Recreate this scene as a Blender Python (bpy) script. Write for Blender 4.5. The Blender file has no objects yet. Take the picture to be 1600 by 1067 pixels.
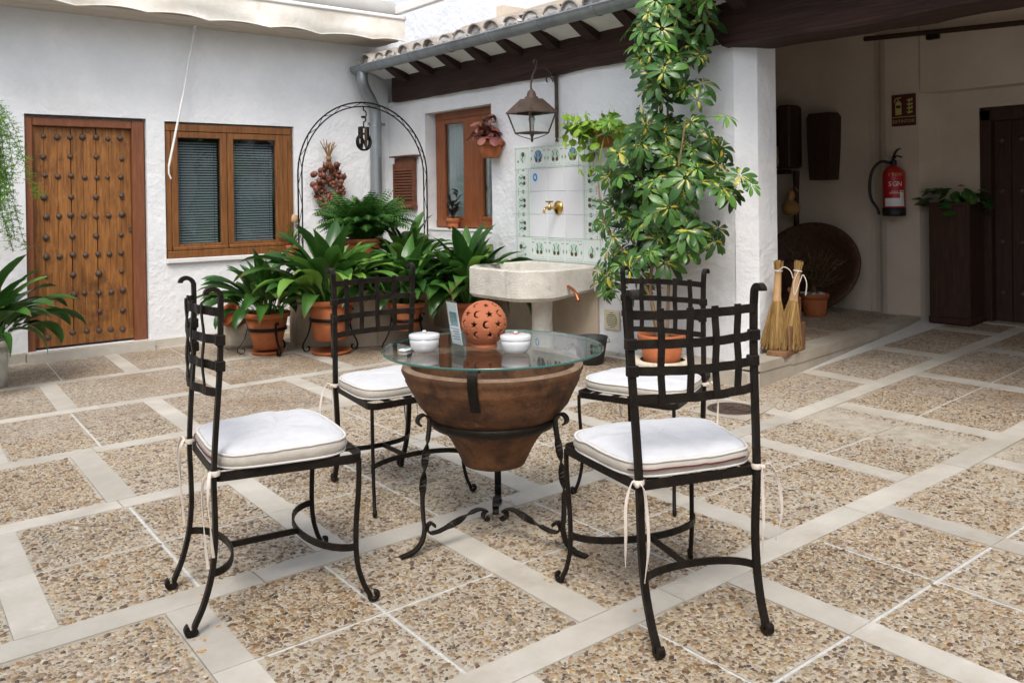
import bpy, math, random
import numpy as np
from mathutils import Vector, Matrix, noise
from math import sin, cos, pi, radians as R
random.seed(7); rng = np.random.default_rng(7)
sc = bpy.context.scene
COL = sc.collection

# ------------------------------------------------------------------ camera
cam = bpy.data.cameras.new('camera'); cam.sensor_width = 36.0; cam.sensor_fit = 'HORIZONTAL'
cam.lens = 36.0*1338/1600; cam.shift_y = -217.5/1600; cam.clip_start = .05; cam.clip_end = 200
co = bpy.data.objects.new('camera', cam); COL.objects.link(co); sc.camera = co
yaw, pitch, roll = R(51.16), R(-.383), R(.796)
fw = Vector((cos(yaw)*cos(pitch), sin(yaw)*cos(pitch), sin(pitch)))
r0 = Vector((sin(yaw), -cos(yaw), 0)); d0 = fw.cross(r0)
rt = cos(roll)*r0 + sin(roll)*d0; dn = -sin(roll)*r0 + cos(roll)*d0
co.matrix_world = Matrix(((rt.x, -dn.x, -fw.x, 0), (rt.y, -dn.y, -fw.y, 0), (rt.z, -dn.z, -fw.z, 1.25), (0, 0, 0, 1)))

# ------------------------------------------------------------------ sky, sun, exposure
w = bpy.data.worlds.new('World'); sc.world = w; w.use_nodes = True
nt = w.node_tree; bg = nt.nodes['Background']
sky = nt.nodes.new('ShaderNodeTexSky'); sky.sky_type = 'NISHITA'; sky.sun_disc = False
SUN_EL, SUN_AZ = R(53), R(228)          # azimuth measured from +X towards +Y
sky.sun_elevation = SUN_EL; sky.sun_rotation = R(90) - SUN_AZ
sky.air_density = 1.0; sky.dust_density = 2.5; sky.ozone_density = 1.0
hs = nt.nodes.new('ShaderNodeHueSaturation'); hs.inputs['Saturation'].default_value = .47
nt.links.new(sky.outputs[0], hs.inputs['Color']); nt.links.new(hs.outputs[0], bg.inputs[0])
bg.inputs[1].default_value = .15
sun = bpy.data.lights.new('sun', 'SUN'); sun.energy = 0.85; sun.angle = R(20); sun.color = (1, .965, .91)
so = bpy.data.objects.new('sun', sun); COL.objects.link(so); so.location = (0, 0, 12)
so.rotation_euler = Vector((-cos(SUN_EL)*cos(SUN_AZ), -cos(SUN_EL)*sin(SUN_AZ), -sin(SUN_EL))).to_track_quat('-Z', 'Y').to_euler()
sc.view_settings.view_transform = 'Standard'; sc.view_settings.look = 'None'
sc.view_settings.exposure = 1.14; sc.view_settings.gamma = 1; sc.view_settings.use_curve_mapping = False

# ------------------------------------------------------------------ materials
def new_mat(name):
    m = bpy.data.materials.new(name); m.use_nodes = True
    return m, m.node_tree, m.node_tree.nodes['Principled BSDF']
M_BUMP = .02
def ramp(nt, stops, interp='LINEAR'):
    n = nt.nodes.new('ShaderNodeValToRGB'); n.color_ramp.interpolation = interp
    e = n.color_ramp.elements
    while len(e) < len(stops): e.new(.5)
    for i, (p, c) in enumerate(stops):
        e[i].position = p; e[i].color = (*c, 1) if len(c) == 3 else c
    return n
def coords(nt, stretch=(1, 1, 1), kind='Object'):
    t = nt.nodes.new('ShaderNodeTexCoord'); mp = nt.nodes.new('ShaderNodeMapping')
    mp.inputs['Scale'].default_value = stretch
    nt.links.new(t.outputs[kind], mp.inputs[0]); return mp.outputs[0]
def tnoise(nt, vec, scale, detail=4, rough=.6, dist=0):
    n = nt.nodes.new('ShaderNodeTexNoise'); n.inputs['Scale'].default_value = scale
    n.inputs['Detail'].default_value = detail; n.inputs['Roughness'].default_value = rough
    n.inputs['Distortion'].default_value = dist
    nt.links.new(vec, n.inputs['Vector']); return n
def mixc(nt, f, a, b, mode='MIX'):
    n = nt.nodes.new('ShaderNodeMix'); n.data_type = 'RGBA'; n.blend_type = mode
    for s, v in ((n.inputs[0], f), (n.inputs[6], a), (n.inputs[7], b)):
        if hasattr(v, 'links') or hasattr(v, 'is_linked'): nt.links.new(v, s)
        elif isinstance(v, (int, float)): s.default_value = v
        else: s.default_value = (*v, 1)
    return n.outputs[2]
def mat(name, c1, c2=None, scale=6, stretch=(1, 1, 1), rough=.6, metal=0, bump=0, bscale=30, bstretch=None, detail=5, spec=.5,
        blot=None, rand=0, lo=.35, hi=.65, c3=None, dist=0):
    """two-tone noise base, optional blotches (colour, scale, threshold) and bump"""
    m, nt, b = new_mat(name)
    v = coords(nt, stretch)
    col = None
    if c2:
        n = tnoise(nt, v, scale, detail, .65, dist)
        st = [(lo, c1), (hi, c2)] + ([(min(hi+.12, .98), c3)] if c3 else [])
        rp = ramp(nt, st); nt.links.new(n.outputs['Fac'], rp.inputs[0]); col = rp.outputs[0]
    if blot:
        for bc, bs, th, amt in (blot if isinstance(blot, list) else [blot]):
            n2 = tnoise(nt, coords(nt), bs, 6, .7)
            rp2 = ramp(nt, [(th, (0, 0, 0)), (min(th+.12, 1), (amt, amt, amt))]); nt.links.new(n2.outputs['Fac'], rp2.inputs[0])
            col = mixc(nt, rp2.outputs[0], col if col is not None else c1, bc)
    if rand:
        oi = nt.nodes.new('ShaderNodeObjectInfo')
        hsv = nt.nodes.new('ShaderNodeHueSaturation')
        mr = nt.nodes.new('ShaderNodeMapRange'); mr.inputs[3].default_value = 1-rand; mr.inputs[4].default_value = 1+rand
        nt.links.new(oi.outputs['Random'], mr.inputs[0]); nt.links.new(mr.outputs[0], hsv.inputs['Value'])
        if col is not None: nt.links.new(col, hsv.inputs['Color'])
        else: hsv.inputs['Color'].default_value = (*c1, 1)
        col = hsv.outputs[0]
    if col is not None: nt.links.new(col, b.inputs['Base Color'])
    else: b.inputs['Base Color'].default_value = (*c1, 1)
    b.inputs['Roughness'].default_value = rough; b.inputs['Metallic'].default_value = metal
    b.inputs['Specular IOR Level'].default_value = spec
    if bump:
        n3 = tnoise(nt, coords(nt, bstretch or stretch), bscale, 6, .6)
        bp = nt.nodes.new('ShaderNodeBump'); bp.inputs['Strength'].default_value = bump; bp.inputs['Distance'].default_value = .01
        nt.links.new(n3.outputs['Fac'], bp.inputs['Height']); nt.links.new(bp.outputs[0], b.inputs['Normal'])
    return m
M = {}
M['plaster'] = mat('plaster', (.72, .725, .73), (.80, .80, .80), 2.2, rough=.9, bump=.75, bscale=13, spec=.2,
                   blot=[((.62, .60, .56), 1.3, .58, .35), ((.45, .42, .38), 6, .70, .5), ((.80, .80, .79), 18, .6, .2)])
for n_ in M['plaster'].node_tree.nodes:
    if n_.type == 'BUMP': n_.inputs['Distance'].default_value = M_BUMP
M['plaster_shade'] = mat('shaded_plaster', (.54, .45, .345), (.64, .545, .44), 1.3, rough=.95, bump=.45, bscale=20, spec=.15, blot=((.45, .38, .32), 3, .66, .4))  # white plaster toned darker and warmer, passage shade put into its colour
M['wainscot'] = mat('stained_render', (.44, .36, .27), (.56, .47, .36), 2.4, rough=.9, bump=.3, bscale=25, spec=.2, blot=((.3, .24, .17), 5, .6, .5))
M['stone'] = mat('limestone', (.405, .37, .31), (.515, .475, .41), 3.5, rough=.6, bump=.1, bscale=60, rand=.09,
                 blot=[((.36, .31, .24), 2.6, .54, .55), ((.62, .60, .57), 5, .62, .5), ((.2, .17, .13), 30, .68, .7)])
M['rust_stain'] = mat('rust', (.5, .26, .07), rough=.8)
M['step'] = mat('worn_step', (.33, .285, .225), (.44, .39, .32), 3, rough=.7, bump=.2, bscale=40, blot=((.22, .16, .11), 2.2, .58, .6))
M['sinkstone'] = mat('sink_stone', (.50, .47, .41), (.64, .61, .54), 7, rough=.9, bump=.9, bscale=80, blot=[((.34, .325, .29), 9, .56, .6), ((.44, .36, .25), 2.2, .58, .5)])
M['rock'] = mat('rough_rock', (.5, .42, .31), (.68, .61, .5), 6, rough=.95, bump=1, bscale=30)
M['mortar'] = mat('mortar', (.37, .32, .245), (.50, .445, .36), 14, rough=.9, bump=.6, bscale=220, blot=((.40, .32, .22), 1.4, .58, .5))
M['joint'] = mat('white_joint', (.50, .485, .45), (.62, .61, .58), 40, rough=.9, bump=.5, bscale=200)
PEB = [(0, (.06, .04, .028)), (.10, (.14, .088, .05)), (.24, (.25, .16, .088)), (.42, (.36, .25, .15)), (.60, (.45, .355, .25)), (.74, (.20, .155, .125)), (.84, (.54, .47, .38)), (.94, (.12, .045, .028)), (1, (.40, .23, .06))]
def pebble_mat():
    m, nt, b = new_mat('pebble')
    g = nt.nodes.new('ShaderNodeNewGeometry')
    rp = ramp(nt, PEB); nt.links.new(g.outputs['Random Per Island'], rp.inputs[0])
    n = tnoise(nt, coords(nt), 90, 4)
    c = mixc(nt, .35, rp.outputs[0], n.outputs['Color'], 'SOFT_LIGHT')
    n2 = tnoise(nt, coords(nt), 1.3, 3); rp2 = ramp(nt, [(.45, (1, 1, 1)), (.7, (.78, .68, .56))]); nt.links.new(n2.outputs['Fac'], rp2.inputs[0])
    c = mixc(nt, 1.0, c, rp2.outputs[0], 'MULTIPLY')
    at = nt.nodes.new('ShaderNodeAttribute'); at.attribute_name = 'slab_tone'
    rt_ = ramp(nt, [(0, (.86, .80, .72)), (.4, (1, .98, .94)), (.75, (1.0, .92, .80)), (1, (1.12, 1.10, 1.08))]); nt.links.new(at.outputs['Fac'], rt_.inputs[0])
    c = mixc(nt, 1.0, c, rt_.outputs[0], 'MULTIPLY')
    hsv = nt.nodes.new('ShaderNodeHueSaturation'); hsv.inputs['Hue'].default_value = .509; hsv.inputs['Saturation'].default_value = .92; hsv.inputs['Value'].default_value = .90; nt.links.new(c, hsv.inputs['Color'])
    nt.links.new(hsv.outputs[0], b.inputs['Base Color']); b.inputs['Roughness'].default_value = .5; return m
M['pebble'] = pebble_mat()
def farpeb_mat():
    m, nt, b = new_mat('pebble_aggregate')
    v = coords(nt)
    vo = nt.nodes.new('ShaderNodeTexVoronoi'); vo.inputs['Scale'].default_value = 58; nt.links.new(v, vo.inputs['Vector'])
    vd = nt.nodes.new('ShaderNodeTexVoronoi'); vd.feature = 'DISTANCE_TO_EDGE'; vd.inputs['Scale'].default_value = 58; nt.links.new(v, vd.inputs['Vector'])
    sp = nt.nodes.new('ShaderNodeSeparateColor'); nt.links.new(vo.outputs['Color'], sp.inputs[0])
    rp = ramp(nt, PEB); nt.links.new(sp.outputs[0], rp.inputs[0])
    ed = ramp(nt, [(.04, (1, 1, 1)), (.14, (0, 0, 0))]); nt.links.new(vd.outputs['Distance'], ed.inputs[0])
    c = mixc(nt, ed.outputs[0], rp.outputs[0], (.45, .40, .325))
    n2 = tnoise(nt, v, 1.2, 4); rp2 = ramp(nt, [(.45, (1, 1, 1)), (.7, (.72, .62, .5))]); nt.links.new(n2.outputs['Fac'], rp2.inputs[0])
    c = mixc(nt, 1.0, c, rp2.outputs[0], 'MULTIPLY')
    nt.links.new(c, b.inputs['Base Color']); b.inputs['Roughness'].default_value = .7
    bp = nt.nodes.new('ShaderNodeBump'); bp.inputs['Strength'].default_value = .8; bp.inputs['Distance'].default_value = .006
    rb = ramp(nt, [(0, (0, 0, 0)), (.35, (1, 1, 1))]); nt.links.new(vd.outputs['Distance'], rb.inputs[0])
    nt.links.new(rb.outputs[0], bp.inputs['Height']); nt.links.new(bp.outputs[0], b.inputs['Normal']); return m
M['farpeb'] = farpeb_mat()
M['iron'] = mat('wrought_iron', (.008, .0062, .005), (.018, .013, .009), 24, rough=.40, metal=.0, bump=.25, bscale=120, spec=.16, blot=((.030, .016, .010), 14, .66, .6))
M['iron_rust'] = mat('rusty_iron', (.06, .040, .030), (.105, .070, .052), 14, rough=.65, metal=.3, bump=.2, bscale=90)
M['zinc'] = mat('zinc', (.20, .225, .24), (.30, .32, .33), 5, (1, 1, .3), rough=.45, metal=.55, bump=.08, bscale=20, blot=((.2, .19, .17), 4, .62, .5))
M['fabric'] = mat('white_cotton', (.60, .60, .61), (.56, .555, .555), 30, rough=.95, bump=.3, bscale=400, spec=.1, blot=((.68, .64, .58), 5, .66, .25))
M['fabric_side_shade'] = mat('cotton_side_shade', (.52, .475, .405), (.45, .41, .35), 26, rough=.95, bump=.35, bscale=300, spec=.1)  # same white cotton as the top; side shading and bounce put into the colour
M['piping'] = mat('piping', (.62, .60, .57), rough=.9)
M['maroon'] = mat('maroon_zip', (.12, .02, .03), rough=.8)
M['ribbon'] = mat('cotton_tie', (.70, .63, .55), (.62, .54, .46), 40, rough=.9)
M['terra'] = mat('terracotta', (.33, .090, .027), (.43, .135, .045), 7, rough=.8, bump=.2, bscale=60, blot=((.55, .36, .25), 4, .64, .35))
M['terra_ball'] = mat('terracotta_ball', (.37, .105, .042), (.46, .15, .062), 9, rough=.75, bump=.12, bscale=90)
M['oldclay'] = mat('old_clay', (.055, .021, .008), (.205, .084, .030), 9, rough=.8, bump=.9, bscale=26, blot=[((.34, .20, .11), 8, .60, .5), ((.025, .010, .005), 4.5, .54, .85)])
M['clayrim'] = mat('clay_rim', (.20, .115, .07), (.32, .21, .14), 14, rough=.9, bump=.6, bscale=60)
M['soil'] = mat('soil', (.025, .016, .01), (.05, .032, .02), 40, rough=1, bump=1, bscale=60)
M['china'] = mat('white_china', (.60, .60, .61), rough=.16)
M['brass'] = mat('brass', (.62, .40, .12), (.50, .31, .08), 20, rough=.22, metal=1)
M['copper'] = mat('copper', (.55, .20, .09), (.42, .14, .06), 20, rough=.3, metal=1)
M['blackrub'] = mat('black_rubber', (.012, .012, .013), rough=.5)
M['blackpaint'] = mat('black_zinc', (.035, .035, .037), (.06, .06, .06), 9, rough=.6, bump=.1)
M['red'] = mat('red_enamel', (.42, .012, .014), rough=.3)
M['white'] = mat('white_paint', (.74, .73, .71), (.68, .66, .63), 3, rough=.5)
M['offwhite'] = mat('cream_plastic', (.66, .60, .42), rough=.5)
M['paper'] = mat('paper', (.72, .74, .74), rough=.6)
M['teal'] = mat('teal_print', (.05, .26, .30), rough=.5)
M['ink'] = mat('dark_ink', (.05, .05, .06), rough=.6)
M['maroon_sign'] = mat('maroon_sign', (.085, .013, .016), rough=.45)
M['yellow_sign'] = mat('yellow_print', (.48, .44, .13), rough=.5)
M['tile'] = mat('white_tile', (.70, .71, .72), (.74, .74, .75), 2, rough=.12, bump=.04, bscale=8, rand=.05)
M['tileedge'] = mat('border_tile', (.70, .74, .69), (.66, .72, .68), 9, rough=.15, rand=.03)
M['g_green'] = mat('glaze_green', (.44, .60, .50), (.54, .68, .60), 30, rough=.2)
M['g_dark'] = mat('glaze_dark', (.09, .055, .035), (.16, .09, .05), 40, rough=.2)
M['g_blue'] = mat('glaze_blue', (.10, .24, .38), (.30, .46, .55), 30, rough=.2)
M['g_leaf'] = mat('glaze_leaf', (.10, .26, .15), (.2, .36, .24), 30, rough=.2)
M['sticker'] = mat('blue_sticker', (.015, .27, .55), rough=.4)
M['blind'] = mat('blind_slat', (.62, .65, .68), rough=.45)
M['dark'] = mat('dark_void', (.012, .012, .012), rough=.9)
M['curtain'] = mat('curtain', (.62, .66, .64), (.52, .56, .55), 5, (1, 14, .4), rough=.9)
M['awning'] = mat('awning_cloth', (.62, .56, .47), (.74, .71, .65), 3.0, rough=.95, bump=.3, bscale=30, spec=.1, blot=[((.47, .36, .16), 3.2, .62, .55), ((.33, .29, .25), 9, .64, .5)])
M['soffit'] = mat('soffit_board', (.50, .43, .35), (.58, .51, .43), 2, (.3, 4, 4), rough=.7)
M['grey'] = mat('grey_fabric', (.33, .32, .30), (.40, .38, .36), 4, rough=.8)
M['rooftile'] = mat('roof_tile', (.27, .23, .19), (.40, .35, .30), 8, rough=.95, bump=.7, bscale=40, rand=.16, blot=[((.14, .12, .10), 16, .56, .8), ((.42, .22, .13), 7, .62, .6)])
M['tilemortar'] = mat('tile_mortar', (.34, .315, .28), (.50, .47, .43), 14, rough=.95, bump=.8, bscale=40, rand=.1, blot=((.26, .23, .2), 10, .6, .6))
def wood(name, a, b, st, rough=.55, bump=.35, sc_=5, blot=None, c3=None, rand=0, spec=.35):
    return mat(name, a, b, sc_, st, rough=rough, bump=bump, bscale=14, blot=blot, detail=7, c3=c3, rand=rand, spec=spec, dist=.6)
M['doorwood'] = wood('door_wood', (.15, .055, .013), (.35, .145, .036), (9, 9, .8), blot=[((.065, .024, .008), 2.5, .55, .8), ((.42, .20, .065), 4, .64, .5), ((.05, .022, .010), 11, .68, .7)], rand=.22)
M['framewood'] = wood('frame_wood', (.15, .052, .022), (.23, .082, .034), (9, 9, .8))
M['winwood'] = wood('window_wood', (.13, .050, .016), (.26, .108, .034), (9, 9, .8), rough=.4, blot=((.10, .04, .015), 5, .62, .5))
M['winwood2'] = wood('window_wood_red', (.18, .052, .016), (.28, .088, .028), (9, 9, .8), rough=.4)
M['beam'] = wood('beam_wood', (.020, .009, .007), (.055, .025, .018), (9, .5, 9), rough=.75, bump=1, c3=(.085, .045, .034))
M['rafter'] = wood('rafter_wood', (.022, .011, .009), (.05, .024, .018), (.8, 9, 9), rough=.8, bump=.6)
M['darkwood'] = wood('dark_wood', (.028, .012, .007), (.06, .026, .014), (9, 9, .8), rough=.6)
M['boardwood'] = wood('board_wood', (.10, .036, .018), (.17, .065, .032), (2, 2, 4), rough=.75)
M['bowlwood'] = wood('bowl_wood', (.050, .022, .012), (.11, .050, .028), (1, 6, 6), rough=.6)
M['traywood'] = wood('tray_wood', (.15, .075, .036), (.25, .13, .065), (3, 3, 3), rough=.8)
M['broom'] = mat('broom_straw', (.17, .095, .03), (.46, .28, .09), 90, (1, 1, .03), rough=.8)
M['broomhandle'] = mat('broom_binding', (.46, .27, .12), (.55, .34, .17), 30, (1, 1, 5), rough=.8, bump=.4)
M['gourd'] = mat('gourd', (.30, .15, .04), (.42, .24, .08), 9, rough=.4)
M['garlic'] = mat('onion_skin', (.10, .028, .016), (.20, .065, .032), 26, (1, 1, .3), rough=.5, rand=.3)
M['straw'] = mat('dry_stalk', (.22, .12, .05), (.36, .22, .10), 30, rough=.9)
M['trunk'] = mat('stem_bark', (.20, .12, .06), (.30, .20, .11), 20, rough=.9, bump=.4)
M['whitestone'] = mat('white_chip', (.6, .6, .6), (.35, .35, .35), 30, rough=.6)
M['potpourri'] = mat('dry_petal', (.45, .13, .04), (.3, .07, .03), 20, rough=.7)
M['cork'] = mat('cork', (.42, .25, .13), (.5, .33, .19), 30, rough=.9)

def leaf_mat(name, dark, light, tip=None, rough=.36, yellow=None, trans=.25):
    m, nt, b = new_mat(name)
    oi = nt.nodes.new('ShaderNodeObjectInfo'); g = nt.nodes.new('ShaderNodeNewGeometry')
    ad = nt.nodes.new('ShaderNodeMath'); ad.operation = 'ADD'; nt.links.new(oi.outputs['Random'], ad.inputs[0]); nt.links.new(g.outputs['Random Per Island'], ad.inputs[1])
    fr = nt.nodes.new('ShaderNodeMath'); fr.operation = 'FRACT'; nt.links.new(ad.outputs[0], fr.inputs[0])
    rp = ramp(nt, [(0, dark), (.65, tuple((a+b_)/2 for a, b_ in zip(dark, light))), (1, light)]); nt.links.new(fr.outputs[0], rp.inputs[0])
    c = rp.outputs[0]
    uv = nt.nodes.new('ShaderNodeUVMap'); uv.uv_map = 'UVMap'
    sp = nt.nodes.new('ShaderNodeSeparateXYZ'); nt.links.new(uv.outputs[0], sp.inputs[0])
    if yellow:
        n = tnoise(nt, uv.outputs[0], 2.0, 2)
        a1 = nt.nodes.new('ShaderNodeMath'); a1.operation = 'ADD'; nt.links.new(n.outputs['Fac'], a1.inputs[0])
        dv = nt.nodes.new('ShaderNodeMath'); dv.operation = 'SUBTRACT'; dv.inputs[1].default_value = .5; nt.links.new(sp.outputs[0], dv.inputs[0])
        ab = nt.nodes.new('ShaderNodeMath'); ab.operation = 'ABSOLUTE'; nt.links.new(dv.outputs[0], ab.inputs[0])
        ml = nt.nodes.new('ShaderNodeMath'); ml.operation = 'MULTIPLY'; ml.inputs[1].default_value = -.30; nt.links.new(ab.outputs[0], ml.inputs[0]); nt.links.new(ml.outputs[0], a1.inputs[1])
        pw = nt.nodes.new('ShaderNodeMath'); pw.operation = 'POWER'; pw.inputs[1].default_value = 2.2; nt.links.new(g.outputs['Random Per Island'], pw.inputs[0])
        a2 = nt.nodes.new('ShaderNodeMath'); a2.operation = 'MULTIPLY_ADD'; a2.inputs[1].default_value = .45; nt.links.new(pw.outputs[0], a2.inputs[0]); nt.links.new(a1.outputs[0], a2.inputs[2])
        a4 = nt.nodes.new('ShaderNodeMath'); a4.operation = 'MULTIPLY_ADD'; a4.inputs[1].default_value = -.30; nt.links.new(sp.outputs[1], a4.inputs[0]); nt.links.new(a2.outputs[0], a4.inputs[2])
        r2 = ramp(nt, [(.50, (0, 0, 0)), (.545, (1, 1, 1))]); nt.links.new(a4.outputs[0], r2.inputs[0])
        c = mixc(nt, r2.outputs[0], c, yellow)
    else:   # paler midrib and fine parallel veins
        n = tnoise(nt, coords(nt, (60, 3, 1), 'UV'), 1.0, 2)
        c = mixc(nt, .25, c, n.outputs['Color'], 'SOFT_LIGHT')
    tpn_ = nt.nodes.new('ShaderNodeMath'); tpn_.operation = 'MULTIPLY_ADD'; tpn_.inputs[1].default_value = .13; nt.links.new(fr.outputs[0], tpn_.inputs[0]); nt.links.new(sp.outputs[1], tpn_.inputs[2])
    nz = tnoise(nt, uv.outputs[0], 7, 3); ad3 = nt.nodes.new('ShaderNodeMath'); ad3.operation = 'MULTIPLY_ADD'; ad3.inputs[1].default_value = .12; nt.links.new(nz.outputs['Fac'], ad3.inputs[0]); nt.links.new(tpn_.outputs[0], ad3.inputs[2])
    mr_ = nt.nodes.new('ShaderNodeMapRange'); mr_.inputs[1].default_value = 1.085; mr_.inputs[2].default_value = 1.13; nt.links.new(ad3.outputs[0], mr_.inputs[0])
    c = mixc(nt, mr_.outputs[0], c, (.13, .085, .03))
    nt.links.new(c, b.inputs['Base Color']); b.inputs['Roughness'].default_value = rough; b.inputs['Specular IOR Level'].default_value = .45
    tr = nt.nodes.new('ShaderNodeBsdfTranslucent'); nt.links.new(c, tr.inputs[0])
    mx = nt.nodes.new('ShaderNodeMixShader'); mx.inputs[0].default_value = trans
    out = nt.nodes['Material Output']
    nt.links.new(b.outputs[0], mx.inputs[1]); nt.links.new(tr.outputs[0], mx.inputs[2]); nt.links.new(mx.outputs[0], out.inputs[0])
    return m
M['asp'] = leaf_mat('aspidistra_leaf', (.018, .066, .012), (.075, .185, .034), rough=.30)
M['asp_new'] = leaf_mat('aspidistra_young_leaf', (.09, .22, .032), (.20, .36, .06), rough=.30)
M['fern'] = leaf_mat('fern_frond', (.026, .095, .016), (.09, .215, .036), rough=.5)
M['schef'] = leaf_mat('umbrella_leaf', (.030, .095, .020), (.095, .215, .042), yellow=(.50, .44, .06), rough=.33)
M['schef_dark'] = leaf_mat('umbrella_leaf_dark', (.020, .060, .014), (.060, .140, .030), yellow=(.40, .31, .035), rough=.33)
M['schef_new'] = leaf_mat('umbrella_young_leaf', (.06, .17, .028), (.14, .31, .05), yellow=(.34, .42, .07), rough=.33)
M['trail'] = leaf_mat('trailing_leaf', (.15, .28, .025), (.30, .46, .06), rough=.45)
M['aspar'] = leaf_mat('asparagus_needles', (.07, .20, .010), (.19, .36, .03), rough=.6, trans=.4)
M['coleus'] = leaf_mat('coleus_leaf', (.20, .055, .050), (.36, .16, .11), rough=.5)
M['purple'] = leaf_mat('purple_leaf', (.018, .014, .018), (.04, .04, .035), rough=.4)
M['dryleaf'] = leaf_mat('dry_leaf', (.05, .035, .014), (.12, .07, .025), rough=.8)
M['spider'] = leaf_mat('spider_leaf', (.06, .13, .025), (.16, .24, .06), rough=.5)

def glass_mat(name, tint, ior=1.5, rough=0):
    m, nt, b = new_mat(name); out = nt.nodes['Material Output']; nt.nodes.remove(b)
    t = nt.nodes.new('ShaderNodeBsdfTransparent'); t.inputs[0].default_value = (*tint, 1)
    gl = nt.nodes.new('ShaderNodeBsdfGlossy'); gl.inputs['Roughness'].default_value = rough
    f = nt.nodes.new('ShaderNodeFresnel'); gm = nt.nodes.new('ShaderNodeNewGeometry')
    ma = nt.nodes.new('ShaderNodeMath'); ma.operation = 'MULTIPLY_ADD'; ma.inputs[1].default_value = 1/ior-ior; ma.inputs[2].default_value = ior
    nt.links.new(gm.outputs['Backfacing'], ma.inputs[0]); nt.links.new(ma.outputs[0], f.inputs[0])
    mx = nt.nodes.new('ShaderNodeMixShader')
    nt.links.new(f.outputs[0], mx.inputs[0]); nt.links.new(t.outputs[0], mx.inputs[1]); nt.links.new(gl.outputs[0], mx.inputs[2]); nt.links.new(mx.outputs[0], out.inputs[0])
    return m
M['glass'] = glass_mat('table_glass', (.94, .97, .955), 1.75)
M['pane'] = glass_mat('window_glass', (.80, .84, .84), 1.7)
M['lampglass'] = glass_mat('lamp_glass', (.93, .95, .94), 1.45)
M['acrylic'] = glass_mat('acrylic', (.93, .96, .96), 1.5)
M['glassedge'] = mat('glass_edge', (.05, .14, .11), rough=.1)

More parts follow.
